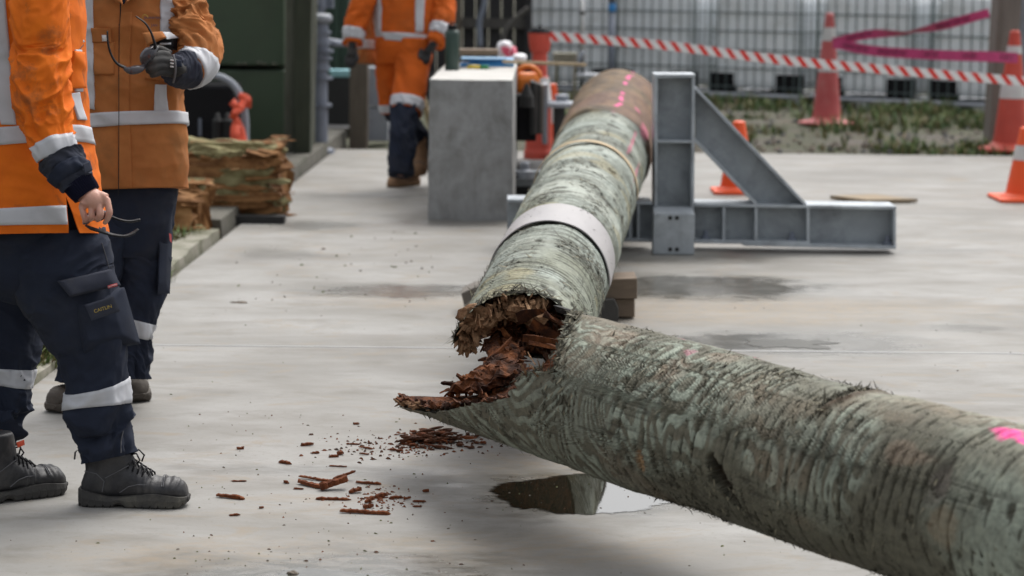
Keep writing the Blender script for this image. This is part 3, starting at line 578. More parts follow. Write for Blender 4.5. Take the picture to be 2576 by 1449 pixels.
def rib(pts, w, th=.006):
    q = cr(np.arange(float(len(pts))), np.array([P(x, y, d) for x, y, d in pts]), np.linspace(0, len(pts)-1, 24)); g = []
    T = np.gradient(q, axis=0); s_ = np.cross(T, -F_); s_ /= np.linalg.norm(s_, axis=1)[:, None]; w = np.interp(np.linspace(0, 1, 24), np.linspace(0, 1, len(w)), w)[:, None]; q = q+F_*(.01*fbm(q, (30, 30, 30), 2))[:, None]
    mb.grid(np.stack([q-s_*w/2, q+s_*w/2, q+s_*w/2+F_*th, q-s_*w/2+F_*th], 1), True, caps=True)
rib([(598, 300, 16.8), (592, 330, 16.75), (600, 400, 16.7)], [.05, .07, .10]); rib([(592, 295, 16.83), (606, 330, 16.8), (616, 390, 16.75)], [.04, .06, .07]); rib([(584, 300, 16.8), (590, 285, 16.75), (606, 268, 16.8), (620, 245, 16.85)], [.05, .05, .06, .05]); rib([(582, 255, 16.8), (596, 268, 16.78), (612, 275, 16.8)], [.06, .05, .04]); rib([(600, 240, 16.85), (620, 250, 16.84), (622, 272, 16.85)], [.05, .07, .05])
tag(mb.build('ribbon', 'ribbon', base=P(600, 270, 16.8), smooth=True), 'orange red ribbon knotted round the grey pipe arch', 'ribbon')

# ============================================================ rotten stumps on the left
def rotten(px0, px1, py0, py1, D, name, label, depth, seed=1, pink=True, n=70):
    c0 = G((px0+px1)/2, py1); s = D/FPX; L_ = (px1-px0)*s; H = (py1-py0)*s; ang = rad(-8)
    t0 = thing(name, label, 'log', c0); nx, nt_ = 130, 110; u = np.linspace(0, 1, nx); th = np.arange(nt_)/nt_*2*np.pi; U, TH = np.meshgrid(u, th, indexing='ij')
    cc = P((px0+px1)/2, (py0+py1)/2, D); x = (U-.5)*L_; cy_ = np.cos(TH); sz = np.sin(TH); e = .62
    rz = H/2*np.sign(sz)*np.abs(sz)**e; ry = depth/2*np.sign(cy_)*np.abs(cy_)**e
    p = np.stack([x, ry, rz], -1); d = .05*fbm(p, (3, 5, 5), seed, 3)+.03*(.4-np.abs(fbm(p, (1.3, 13, 13), seed+3, 2)))+.02*fbm(p, (6, 30, 30), seed+4, 3)
    k = 1+d/(H/2); end = np.clip((U-.84)/.16, 0, 1); x2 = x+end*.10*fbm(np.stack([x*0, ry, rz], -1), (1, 14, 14), seed+5, 3)-end*.02
    y2 = ry*k*(1-.35*end**2); z2 = rz*k*(1-.30*end**2*(rz < 0))
    deep = np.clip(fbm(p, (1.2, 7, 11), seed+8, 3)-.1, 0, 1)*.10; y2 = y2+np.where(ry < 0, deep, 0)
    q = np.stack([cc[0]+x2*math.cos(ang), cc[1]+depth*.3+y2+x2*math.sin(ang), cc[2]+z2], -1)
    mb = MB(); mb.grid(q, True, caps=True)
    me = mb.build('trunk', ['stumpwood', 'stumpbark'], t0, smooth=False); me.data.materials.clear(); me.data.materials.append(MT['stumpwood']); me.data.materials.append(MT['stumpbark'])
    idx = []
    for f in mb.f:
        i = f[0]//nt_; j = f[0] % nt_; v_ = fbm(np.array([x[i % nx, j], ry[i % nx, j], rz[i % nx, j]]), (2.5, 2.5, 2.5), seed+11, 3)
        idx.append(1 if (sz[i % nx, j] > .8 and u[i % nx] < .75) or v_ > .22 else 0)
    me.data.polygons.foreach_set('material_index', idx)
    mb = MB()
    mb2 = [MB(), MB()]
    for i in range(n//2):                                              # ragged slabs along the grain
        l = L_*rng.uniform(.25, .8); xc = rng.uniform(-.5, .5)*(L_-l)+(L_*.06 if rng.random() < .5 else 0); zc = rng.uniform(-.46, .48)*H; w = rng.uniform(.02, .06); th_ = rng.uniform(.008, .03); yc = cc[1]+depth*.3-depth*.5*(1-abs(zc/H*1.7)**4)-rng.uniform(-.01, .03); top = zc > H*.40; g = []
        if top: yc += rng.uniform(0, .3)
        for k in np.linspace(0, 1, 14):
            e = min(1, .3+min(k, 1-k)*6)*rng.uniform(.7, 1.15); x_ = cc[0]+xc+(k-.5)*l; z_ = cc[2]+zc+.012*noi(np.array([x_*6, i*3., 0.]))+.0; yy = yc+(x_-cc[0])*math.sin(ang)
            g.append([[x_, yy-th_*e, z_-w*e*.5], [x_, yy-th_*e*.8, z_+w*e*.5], [x_, yy+.05, z_+w*e*.5], [x_, yy+.05, z_-w*e*.5]])
        mb2[1 if (top or rng.random() < .2) else 0].grid(np.array(g), True, caps=True)
    mb2[0].build('split_slabs', 'stumpwood', t0)['kind'] = 'stuff'; mb2[1].build('lichen_slabs', 'stumpbark', t0)['kind'] = 'stuff'
    for i in range(n):                                                 # torn splinters
        a = rng.integers(0, nt_); b__ = rng.choice([rng.integers(int(nx*.8), nx-1), rng.integers(2, nx-1)]); p0 = q[b__, a]; l = rng.uniform(.05, .22); w = rng.uniform(.008, .03)
        dr = np.array([1, rng.normal(0, .12), rng.normal(0, .15)]); g = [p0-dr*l*.5, p0+dr*l*.1, p0+dr*l*.5]
        mb.tube(g, [w, w*.8, w*.1], 4, flat=.5)
    mb.build('splinters', 'stumpwood', t0)['kind'] = 'stuff'
    if pink:
        mb = MB()
        for (a0, a1, b0, b1) in ((.42, .62, 24, 29), (.36, .42, 62, 72), (.47, .53, 74, 84)):
            uu = np.linspace(a0, a1, 12); jj = np.arange(b0, b1+1) if b1 < 30 else np.arange(b0-2, b1-2)
            g = np.array([[q[int(x_*nx), int(j) % nt_]+(np.array([0, 0, .006]) if b1 < 30 else np.array([0, -.02, 0])) for j in jj] for x_ in uu]); mb.grid(g)
        mb.build('paint_mark', 'pink', t0, smooth=True)
    return t0
rotten(395, 722, 362, 556, 13.9, 'rotten_stump', 'big rotten broken log end with pink paint marks left of the kerb', .48, 3)
rotten(370, 512, 470, 592, 12.9, 'rotten_stump', 'smaller tan splintered log end low behind the second worker', .34, 21, False, 40)
mb = MB(); c = G(620, 572); mb.box(c+np.array([-.25, .25, .02]), (.9, .12, .05)); single('timber_bearer', 'dark bearer board lying under the rotten log end', 'board', mb, 'dark', c)
# ============================================================ concrete block and what stands on it
fb = G(1182, 556); Yb = G(1182, 554)[1]
xl, xr = WY(1079, 552, Yb)[0], WY(1286, 552, Yb)[0]; zt = WY(1180, 201, Yb)[2]; Yk = Yb*1.175
def blk():
    mb = MB(); w0 = (xr-xl)/2; cx_ = (xl+xr)/2; ks = (G(1300, 500)[0]-G(1300, 500)[0]); g = []
    zs = np.linspace(-.0, zt, 30); xs = np.linspace(-1, 1, 22); ys = np.linspace(0, 1, 26)
    def pt(x, y, z):
        p = np.array([cx_+x*w0*(1+.03*(1-z/zt))+.03*y, Yb+(Yk-Yb)*y, z]); return p+.004*np.array([noi(p, (9, 9, 9), 1), noi(p, (9, 9, 9), 2), noi(p, (9, 9, 9), 3)*(z > .02)])
    mb.grid(np.array([[pt(x, 0, z) for x in xs] for z in zs]), mi=0); mb.grid(np.array([[pt(1, y, z) for y in ys] for z in zs]), mi=0)
    mb.grid(np.array([[pt(-1, y, z) for y in ys[::-1]] for z in zs]), mi=0); mb.grid(np.array([[pt(x, 1, z) for x in xs[::-1]] for z in zs]), mi=0)
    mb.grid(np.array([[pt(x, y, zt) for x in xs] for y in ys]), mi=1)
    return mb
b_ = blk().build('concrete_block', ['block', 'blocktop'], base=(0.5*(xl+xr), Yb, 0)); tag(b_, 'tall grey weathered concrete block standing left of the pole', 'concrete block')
def on(px, py): return G(px, py, zt)           # point on the block's top
p = on(1137, 176); t0 = thing('water_bottle', 'dark green insulated water bottle at the left edge of the block', 'bottle', p)
s = np.dot(p-C_, F_)/FPX; r_ = 18.3*s; H = 113*s
mb = MB(); mb.lathe([(r_*.93, 0), (r_, .006), (r_, H*.80), (r_*.93, H*.86), (r_*.66, H*.89)], p, 32); mb.build('flask', 'bottle', t0, smooth=True)
mb = MB(); mb.lathe([(r_*.66, H*.89), (r_*.68, H*.90), (r_*.68, H*.99), (r_*.6, H)], p, 24); mb.build('lid', 'black', t0)
mb = MB(); mb.tube([p+np.array([-.03, 0, H*.97]), p+np.array([0, 0, H*1.06]), p+np.array([.03, 0, H*.97])], .006, 8); mb.build('handle', 'black', t0, smooth=True)
# blue plastic case
p = on(1225, 168); s = np.dot(p-C_, F_)/FPX; t0 = thing('plastic_case', 'flat bright blue plastic case lying on the concrete block', 'case', p)
mb = MB(); w = 136*s; mb.box(p+np.array([0, .10, .012]), (w, .26, .024)); mb.box(p+np.array([w*.08, .10, .035]), (w*.84, .22, .02)); mb.build('base', 'blue', t0, bevel=.008)
mb = MB(); mb.box(p+np.array([0, .10, .053]), (w*.97, .25, .012)); mb.build('lid', 'palebluep', t0, bevel=.005)
mb = MB(); mb.box(p+np.array([w*.42, -.005, .032]), (w*.16, .08, .05)); mb.build('corner', 'palebluep', t0, bevel=.015)
p = on(1195, 174); t0 = thing('screwdriver', 'yellow and green handled tool lying in front of the blue case', 'tool', p)
q = lambda x, z=.014, y=0: p+np.array([x*s, y, z])
mb = MB(); mb.tube([q(-20), q(-8), q(12)], [.010, .016, .014], 10); mb.build('handle', 'yellow', t0, smooth=True)
mb = MB(); mb.tube([q(12), q(30), q(34)], [.013, .014, .010], 10); mb.build('grip', 'greenp', t0, smooth=True)
mb = MB(); mb.tube([q(-20), q(-62, .012, .02)], .004, 8); mb.build('blade', 'greypaint', t0)
# crumpled bags
def bag(px, py, w, h, name, label, sd, D=None, m='white'):
    p = on(px, py); s = np.dot(p-C_, F_)/FPX; mb = MB(); th = np.arange(36)/36*2*np.pi; ph = np.linspace(-1, 1, 22); g = []
    for z in ph:
        r = math.sqrt(max(0, 1-z*z))**.8; q = np.stack([np.cos(th)*r*w*s/2, np.sin(th)*r*.09, np.full(36, (z+1)/2*h*s)], 1); k = 1+.22*fbm(q, (18, 18, 18), sd, 3)
        q[:, :2] *= k[:, None]; q[:, 2] = np.maximum(q[:, 2], 0)*(.9+.1*k); g.append(q+p)
    t0 = thing(name, label, 'bag', p); mb.grid(np.array(g), True, caps=True); o = mb.build('film', m, t0, smooth=True); return t0, p, s
t0, p, s = bag(1270, 148, 44, 46, 'plastic_bag', 'white plastic bag with pink print standing behind the blue case', 4)
mb = MB(); g = []
for i, (x, z, r) in enumerate(((2, 22, 9), (6, 12, 6), (-6, 28, 4), (10, 26, 4), (14, 6, 5))): mb.lathe([(0, 0), (r*s, .001), (r*s, .004), (0, .005)], (0, 0, 0), 14); mb.v[-1] = mb.v[-1][:, [0, 2, 1]]*np.array([1, -1, 1])+p+np.array([x*s, -.10, z*s])
mb.build('print', 'pinkprint', t0)
bag(1306, 156, 36, 22, 'plastic_bag', 'small low white bag with the pale stick at its foot', 9)
t0, p, s = bag(1292, 150, 18, 34, 'rag', 'little pink and dark rag between the two white bags', 14, m='pinkprint')
# boards on the block
a, b_ = P(1155, 129, 15.55), P(1253, 131, 15.5); mb = MB(); mb.box((a+b_)/2, (b_[0]-a[0], .25, .035)); single('board', 'dark board end lying across the back of the concrete block', 'board', mb, 'chock', (a+b_)/2)
a, b_ = P(1270, 156, 15.3), P(1470, 162, 14.9); mb = MB(); d = b_-a; an = math.atan2(d[1], d[0]); c, s_ = math.cos(an), math.sin(an)
mb.box((a+b_)/2+np.array([0, 0, 0]), (np.linalg.norm(d), .05, .018), rot=[[c, -s_, 0], [s_, c, 0], [0, 0, 1]]); single('stick', 'long thin pale stick jutting out to the right from the block', 'stick', mb, 'palewood', a)
# stick leaning behind the block on the left
mb = MB(); mb.tube([G(1085, 330)+np.array([0, 0, 0]), P(1062, 235, 19.0)], .025, 6); single('stake', 'pale stake leaning between the walking worker and the block', 'stake', mb, 'palewood', G(1085, 330))

# ============================================================ jacking gear behind the block
c = G(1335, 500); Yj = 15.8
t0 = thing('jacking_gear', 'dark press assembly of plates packed between the block and the pole', 'machine', (WY(1340, 400, Yj)[0], Yj, 0))
def part(name, m, px0, py0, px1, py1, Y, d, z0=None, bevel=.006): mb = wbox(px0, py0, px1, py1, Y, d, z0=z0); return mb.build(name, m, t0, bevel=bevel)
part('housing', 'black', 1298, 245, 1348, 430, Yj-.1, .5, z0=.35)
part('edge_plate', 'dark', 1300, 238, 1340, 248, Yj-.12, .4)
for k, (x0, x1, m_) in enumerate(((1334, 1343, 'brownpost'), (1343, 1351, 'chockdark'), (1352, 1358, 'brownpost'), (1359, 1366, 'greypost'))): part('packing_board', m_ if k % 2 else 'dark', x0, 206+k*3, x1, 430, Yj-.2+k*.03, .35, z0=.4)
part('side_plate', 'greypaint', 1366, 212, 1376, 400, Yj+.3, .3, z0=.3)
part('bed', 'dark', 1290, 430, 1400, 500, Yj-.3, .9, z0=.0)
part('cross_rail', 'galvweb', 1285, 430, 1400, 470, Yj-.45, .08)
p = WY(1320, 430, Yj-.5); mb = MB(); mb.lathe([(.06, -.05), (.06, 0), (.03, .01), (.03, .05), (.022, .06)], p, 12); mb.build('bolt', 'greypaint', t0)
p = WY(1325, 232, Yj-.3); mb = MB(); mb.lathe([(.05, -.1), (.045, -.03), (.01, .06)], p, 10); mb.build('spike', 'dark', t0)
# orange tool case
c = P(1327, 205, 15.9); t0 = thing('chainsaw', 'orange cased power tool with a loop handle behind the block', 'power tool', c)
mb = MB(); mb.box(c+np.array([0, .1, -.02]), (.17, .3, .15)); mb.build('casing', 'orangep', t0, bevel=.04)
mb = MB(); a = np.linspace(0, math.pi, 12); mb.tube(np.stack([c[0]+.085*np.cos(a), c[1]+0*a, c[2]+.02+.085*np.sin(a)], 1), .018, 8); mb.build('handle', 'orangep', t0, smooth=True)
mb = MB(); mb.tube([c+np.array([.06, 0, -.05]), c+np.array([.05, 0, -.24])], [.04, .02], 8); mb.build('guard', 'orangep', t0, smooth=True)
# black stand with clamp
c = G(1405, 360); Ys = 18.4; x0 = WY(1407, 300, Ys)[0]; t0 = thing('clamp_stand', 'dark upright stand with a round clamp head beside the pole', 'stand', (x0, Ys, 0))
z_ = lambda py: WY(1407, py, Ys)[2]
mb = MB(); mb.lathe([(.11, 0), (.11, .03), (.05, .05), (.048, z_(268))], (x0, Ys, 0), 16); mb.build('column', 'dark', t0)
mb = MB(); mb.lathe([(.02, 0), (.14, .0), (.15, .03), (.05, .05), (.06, .09), (.02, .10)], (x0+.02, Ys, z_(268)), 20); mb.box((x0-.1, Ys, z_(262)), (.22, .12, .05)); mb.build('head', 'greypaint', t0)
mb = MB(); mb.tube([(x0-.12, Ys, z_(258)), (x0-.13, Ys, z_(232))], .02, 8); mb.build('pin', 'greypaint', t0)
# ============================================================ cones, bollard
def cone(px, pyb, H, m_body, label, r_top=.03, r_bot=.12, bands=((.62, .80),), base=.19, baseh=.03, rnd=False, name='traffic_cone', band_m='conewhite', group=None, topm=None, lean=0):
    p = G(px, pyb); p = p+np.array([0, .0, 0]); t0 = thing(name, label, 'cone', p, group); p = p+np.array([0, base*.8, 0])
    rr = lambda k: r_bot+(r_top-r_bot)*k
    mb = MB()
    if rnd: mb.lathe([(base*.97, 0), (base, .01), (base, baseh*.8), (base*.8, baseh*1.1), (r_bot*1.15, baseh*1.4), (r_bot, baseh*2.2)], p, 40)
    else: mb.box(p+np.array([0, 0, baseh/2]), (base*2, base*2, baseh)); mb.lathe([(r_bot*1.25, baseh), (r_bot, baseh*1.9)], p, 36)
    mb.build('base', m_body, t0, smooth=rnd, bevel=0 if rnd else .008)
    mb = MB(); mb.lathe([(rr(k), baseh+k*(H-baseh)) for k in np.linspace(0, .985, 20)]+[(r_top*.75, H), (r_top*.5, H+.002)], p, 36); mb.build('body', m_body, t0, smooth=False)
    for (a, b__) in bands:
        mb = MB(); mb.lathe([(rr(k)+.003, baseh+k*(H-baseh)) for k in (a, b__)], p, 36, caps=False); mb.build('reflective_collar', band_m, t0, smooth=True)
    return t0, p, rr
S = lambda px, py: np.dot(G(px, py)-C_, F_)/FPX
s = S(2087, 305); H = 272*s; cone(2087, 316, H, 'conefade', 'tall faded pink red traffic cone with pink tape tied to it', 10*s, 36*s, ((.46, .57), (.745, .87)), 70*s, .03, True)
s = S(2555, 385); cone(2555, 385, 305*s, 'conered', 'tall faded red cone at the right edge holding both tapes', 12*s, 46*s, ((.42, .56), (.80, .87)), 80*s, .035, True)
s = S(2600, 510); cone(2600, 510, 186*s, 'conebright', 'bright orange small cone at the right edge on the slab', 25*s, 58*s, ((.53, .74),), 86*s, .025)
s = S(1862, 490); cone(1860, 490, 182*s, 'conebright', 'bright orange small cone behind the diagonal steel brace', 15*s, 46*s, ((.45, .62),), 64*s, .025)
s = S(1388, 365); cone(1390, 362, 150*s, 'conebright', 'orange and white striped cone low behind the jacking gear', 8*s, 30*s, ((.30, .66),), 45*s, .03)
# bollard with a reel head (tape leaves it)
Yb2 = 18.6; x0 = WY(1357, 200, Yb2)[0]; z_ = lambda py: WY(1357, py, Yb2)[2]; s = np.dot(WY(1357, 200, Yb2)-C_, F_)/FPX
t0 = thing('bollard', 'red plastic bollard with a wide head and black cap holding striped tape', 'bollard', (x0, Yb2, 0))
mb = MB(); mb.lathe([(.12, 0), (.12, .05), (34*s, .08), (30*s, z_(260)), (24*s, z_(196)), (19*s, z_(190)), (18.5*s, z_(135))], (x0, Yb2, 0), 36); mb.build('stem', 'conered', t0, smooth=False)
mb = MB(); mb.lathe([(18*s, z_(135)), (24*s, z_(128)), (27*s, z_(112)), (29.5*s, z_(86)), (30*s, z_(83))], (x0, Yb2, 0), 14); mb.build('head', 'conered', t0)
mb = MB(); mb.lathe([(29*s, z_(84)), (28*s, z_(79)), (22*s, z_(70)), (5*s, z_(69)), (4*s, z_(63)), (2*s, z_(63))], (x0, Yb2, 0), 28); mb.build('cap', 'black', t0)
mb = MB(); mb.lathe([(34*s, z_(268)), (25*s, z_(194))], (x0, Yb2, 0), 36, caps=False); mb.build('reflective_collar', 'conewhite', t0, smooth=True)
# ============================================================ tapes
def tapemat(name, c1, c2, period, frac, shear):
    m, t, b = nodes(name); uv = N(t, 'ShaderNodeUVMap'); sp = N(t, 'ShaderNodeSeparateXYZ'); t.links.new(uv.outputs[0], sp.inputs[0])
    a = N(t, 'ShaderNodeMath', operation='MULTIPLY_ADD'); t.links.new(sp.outputs[1], a.inputs[0]); a.inputs[1].default_value = shear; t.links.new(sp.outputs[0], a.inputs[2])
    d = N(t, 'ShaderNodeMath', operation='DIVIDE'); t.links.new(a.outputs[0], d.inputs[0]); d.inputs[1].default_value = period
    f = N(t, 'ShaderNodeMath', operation='FRACT'); t.links.new(d.outputs[0], f.inputs[0]); g = N(t, 'ShaderNodeMath', operation='LESS_THAN'); t.links.new(f.outputs[0], g.inputs[0]); g.inputs[1].default_value = frac
    t.links.new(mix(t, g.outputs[0], c1, c2), b.inputs['Base Color']); b.inputs['Roughness'].default_value = .4; return m
MT['tape'] = tapemat('red_white_striped_tape', (.80, .80, .80), (.72, .035, .02), .112, .42, .9)
def tape(pts, widths, name, label, m, twist=None, group=None):
    k = np.arange(float(len(pts))); tt = np.linspace(0, len(pts)-1, 120); q = cr(k, np.array([P(*p) for p in pts]), tt); w = np.interp(tt, k, widths); tw = np.interp(tt, k, twist) if twist is not None else tt*0
    T = np.gradient(q, axis=0); T /= np.linalg.norm(T, axis=1)[:, None]; up = np.array([0, 0, 1.])-T*T[:, 2:3]; up /= np.linalg.norm(up, axis=1)[:, None]; sd = np.cross(T, up)
    up = up*np.cos(tw)[:, None]+sd*np.sin(tw)[:, None]; L_ = np.r_[0, np.cumsum(np.linalg.norm(np.diff(q, axis=0), axis=1))]
    vs = np.linspace(-.5, .5, 5); g = q[:, None]+up[:, None]*(vs[None, :, None]*w[:, None, None]); nn = np.cross(up, T)*.0008
    uv = np.stack([np.repeat(L_[:, None], 5, 1), vs[None]*w[:, None]], -1); mb = MB(); mb.grid(g, uv=uv); mb.grid((g+nn[:, None])[::-1], uv=uv[::-1])
    o = mb.build(name, m, base=q[0], smooth=True); return tag(o, label, 'tape', group), q, up, T
tape([(1384, 91, 18.45), (1660, 113, 18.2), (1950, 149, 17.95), (2250, 177, 17.8), (2545, 202, 17.7), (2640, 211, 17.7)], [.072]*6, 'barrier_tape', 'red and white diagonal striped tape stretched from bollard to right cone', 'tape')
MT['pinktape'] = mat('pink_translucent_tape', (.62, .06, .22), (.5, .045, .17), .35, 6, 30, .05, .002)
def pinktape(*a, txt=(), **k):
    o, q, up, T = tape(*a, 'pinktape', **k)
    L_ = np.r_[0, np.cumsum(np.linalg.norm(np.diff(q, axis=0), axis=1))]
    for d in txt:
        i = int(np.searchsorted(L_, d)); i = min(i, len(q)-2)
        text_mesh('DANGER KEEP OUT', .06, q[i]-F_*.004, T[i], up[i], 'maroon', 'lettering', o, .0005)
MT['maroon'] = mat('maroon_print', (.10, .012, .04), None, .6, bmp=0)
pinktape([(2095, 108, 21.6), (2200, 128, 20.8), (2350, 138, 19.8), (2480, 142, 18.8), (2560, 146, 18.0)], [.095, .09, .085, .085, .08], 'danger_tape', 'lower pink printed tape running from the faded cone to the right cone', txt=(.45, 1.15, 1.85, 2.6, 3.4))
pinktape([(2095, 106, 21.6), (2190, 86, 20.9), (2290, 81, 20.2), (2380, 62, 19.6), (2488, 32, 19.0)], [.08, .08, .08, .08, .07], 'danger_tape', 'upper twisted pink printed tape rising to the wooden post', twist=[.3, .1, 1.45, .5, .2], txt=(.5, 2.2))
# post at right
post('utility_post', 'thick grey wooden post at the right edge behind the cones', 2488, 2548, 366, 'greypost', h=2.6, d=.3, lean=.022, seed=12)
post('utility_post', 'paler grey wooden post just right of the thick post', 2549, 2620, 358, 'greypaint', h=2.6, d=.2, lean=.02, seed=14)
# survey pole
c = G(1462, 262); t0 = thing('survey_pole', 'thin white and grey upright pole crossing the striped tape', 'pole', c); D = np.dot(c-C_, F_)
z = lambda py: P(1465, py, D)
mb = MB(); mb.tube([z(-40), z(135)], .02, 10); mb.build('upper_rod', 'whitepaint', t0, smooth=True)
mb = MB(); mb.tube([P(1466, 128, D), P(1458, 150, D), P(1450, 190, D)], .024, 10); mb.build('side_tube', 'greypaint', t0, smooth=True)
mb = MB(); mb.tube([P(1466, 130, D), P(1466, 215, D), c], .018, 8); mb.build('lower_rod', 'dark', t0, smooth=True)
for py in (30, 88): mb = MB(); mb.tube([z(py), z(py+6)], .034, 10); mb.build('clamp', 'dark', t0)
mb = MB(); mb.tube([P(1448, 190, D), P(1530, 192, D)], .03, 8); single('rail', 'pale low rail behind the butt end of the pole', 'rail', mb, 'pallet', P(1448, 190, D))
mb = MB(); wbox(1392, 134, 1452, 158, 21.5, .3, mb=mb); wbox(1396, 158, 1402, 330, 21.55, .03, mb=mb); wbox(1442, 158, 1448, 330, 21.55, .03, mb=mb); single('panel', 'pale cream box panel between bollard and survey pole', 'panel', mb, 'palestrip', WY(1420, 158, 21.5), bevel=.006)
# plywood
pl = [G(2088, 502), G(2180, 513), G(2308, 511), G(2200, 499)]; mb = MB(); v = [(p[0], p[1], .028) for p in pl]+[(p[0], p[1], .006) for p in pl]
mb.add(v, [(0, 1, 2, 3), (7, 6, 5, 4)]+[(i, i+4, (i+1) % 4+4, (i+1) % 4) for i in range(4)]); single('plywood_sheet', 'small weathered plywood sheet lying flat on the slab', 'board', mb, 'ply', pl[0])

# ============================================================ steel bracing frame
Yp = G(1696, 641)[1]; t0 = thing('steel_frame', 'grey galvanised steel bracing frame with upright post and diagonal brace', 'steel frame', G(1696, 641))
def xz(px, py, Y): p = WY(px, py, Y); return (p[0], p[2])
Yw = Yp+.14; fw = .13      # front of flanges
def poly(name, pts, Y, d, m='galv', parent=None, bevel=.002): mb = MB(); mb.prism([xz(x, y, Y) for x, y in pts], Y, Y+d); return mb.build(name, m, parent or t0, bevel=bevel)
def strip(mb, p0, p1, w, Y, d):   # a flange drawn as a thin bar between two pixels
    p0, p1 = np.array(p0, float), np.array(p1, float); t_ = (p1-p0)/np.linalg.norm(p1-p0); n_ = np.array([-t_[1], t_[0]])*w/2
    mb.prism([xz(*q, Y) for q in (p0-n_, p1-n_, p1+n_, p0+n_)], Y, Y+d)
post_o = MB()
strip(post_o, (1651, 196), (1650, 530), 7, Yw, fw*2); strip(post_o, (1745, 196), (1742, 530), 8, Yw, fw*2); strip(post_o, (1647, 191.5), (1750, 191.5), 9, Yw-.003, fw*2+.006); strip(post_o, (1655, 356), (1741, 357), 6, Yw+.004, fw-.02)
post_o.build('post_flanges', 'galv', t0, bevel=.002)
poly('post_web', [(1654, 197), (1741, 197), (1738.5, 530), (1654, 530)], Yw+fw-.01, .02, 'galvweb')
br = MB(); strip(br, (1750, 222), (2027, 515), 8, Yw, fw*1.8); strip(br, (1748, 352), (1903, 514), 8, Yw, fw*1.8); br.build('brace_flanges', 'galv', t0, bevel=.002)
poly('brace_web', [(1749, 226), (2022, 515), (1905, 515), (1749, 352)], Yw+fw-.015, .018, 'galvweb')
bm = MB(); strip(bm, (1276, 505), (1640, 511), 8, Yw, .24); strip(bm, (1748, 515.5), (2255, 523), 8, Yw, .24); strip(bm, (1575, 603), (1640, 604), 8, Yw, .24); strip(bm, (1748, 607.5), (2038, 612.5), 9, Yw, .24); strip(bm, (1276, 600), (1575, 603), 8, Yw+.01, .23); strip(bm, (1870, 614.5), (2254, 623), 8, Yw-.003, .24)
for x0_, y0_, y1_ in ((1821, 517, 611), (1902, 518, 612), (2033, 519, 613), (2251, 523, 622), (1586, 512, 602), (1606, 512, 602)): strip(bm, (x0_, y0_), (x0_, y1_), 7, Yw+.006, .13)
bm.build('beam_flanges', 'galv', t0, bevel=.002)
poly('beam_web', [(1276, 507), (2252, 523), (2252, 620), (1276, 603)], Yw+.10, .018, 'galvweb')
mb = MB(); x0_, z0_ = xz(1643, 640, Yp); x1_, z1_ = xz(1748, 541, Yp); zt_ = xz(1700, 528, Yp)[1]
mb.box(((x0_+x1_)/2, Yp+.075, z1_/2+.002), (x1_-x0_, .15, z1_)); mb.add([(x0_, Yp, z1_+.003), (x1_, Yp, z1_+.003), (x1_-.005, Yp+.15, z1_+.03), (x0_+.005, Yp+.15, z1_+.03), (x0_, Yp+.15, z1_+.003), (x1_, Yp+.15, z1_+.003)], [(0, 1, 2, 3), (0, 3, 4), (1, 5, 2)]); sb = mb.build('shoe_plate', 'galv', t0, bevel=.003)
for x, y in ((1686, 548), (1703, 548), (1686, 627), (1703, 627)):
    mb = MB(); c = WY(x, y, Yp); mb.lathe([(.011, 0), (.011, .004), (.006, .0045)], (0, 0, 0), 14); mb.v[-1] = mb.v[-1][:, [0, 2, 1]]*np.array([1, -1, 1])+c+np.array([0, -.001, 0]); mb.build('bolt_hole', 'dark', sb)
for x, y in ((2232, 612), (1992, 604), (1775, 600)):
    mb = MB(); c = WY(x, y, Yw+.05); mb.lathe([(.028, -.02), (.028, .01), (.014, .012), (.014, .04), (.009, .042)], c, 8); mb.build('anchor_bolt', 'bluegrey', t0)
# ============================================================ THE BROKEN POLE
def barkmat(name, rings):
    m, t, b = nodes(name); at = N(t, 'ShaderNodeAttribute', attribute_name='Col'); uv = N(t, 'ShaderNodeUVMap')
    mp = N(t, 'ShaderNodeMapping'); t.links.new(uv.outputs[0], mp.inputs[0]); mp.inputs['Scale'].default_value = (1, 1, 1)
    mp2 = N(t, 'ShaderNodeMapping'); t.links.new(uv.outputs[0], mp2.inputs[0]); mp2.inputs['Scale'].default_value = (.42, .45, 1) if rings else (1.6, .30, 1)
    mp3 = N(t, 'ShaderNodeMapping'); t.links.new(uv.outputs[0], mp3.inputs[0]); mp3.inputs['Scale'].default_value = (1.0, .16, 1)
    n1 = noise(t, mp.outputs[0], 45, 6, .65, .3); r1 = ramp(t, [(.3, (.62, .62, .62)), (.55, (1, 1, 1)), (.75, (1.22, 1.2, 1.15))]); t.links.new(n1, r1.inputs[0])
    c = mix(t, 1., at.outputs['Color'], r1.outputs[0], 'MULTIPLY')
    n2 = noise(t, mp2.outputs[0], 75, 5, .7, .5); r2 = ramp(t, [(.63, 0.), (.72, .75)]); t.links.new(n2, r2.inputs[0]); c = mix(t, r2.outputs[0], c, (.045, .042, .028))
    n4 = noise(t, mp3.outputs[0], 110, 4, .6, .2); r4 = ramp(t, [(.30, .55), (.40, 0.)]); t.links.new(n4, r4.inputs[0]); c = mix(t, r4.outputs[0], c, (.05, .048, .036))
    t.links.new(c, b.inputs['Base Color']); b.inputs['Roughness'].default_value = .72; b.inputs['Specular IOR Level'].default_value = .35
    bump(t, b, n1, .5, .004); bump(t, b, n2, -.5, .004) if False else None
    inv = N(t, 'ShaderNodeMath', operation='SUBTRACT'); inv.inputs[0].default_value = 1; t.links.new(r2.outputs[0], inv.inputs[1]); bump(t, b, inv.outputs[0], .6, .003)
    return m
MT['bark_near'] = barkmat('peeled_green_grey_timber', False); MT['bark_far'] = barkmat('ringed_green_grey_timber', True)
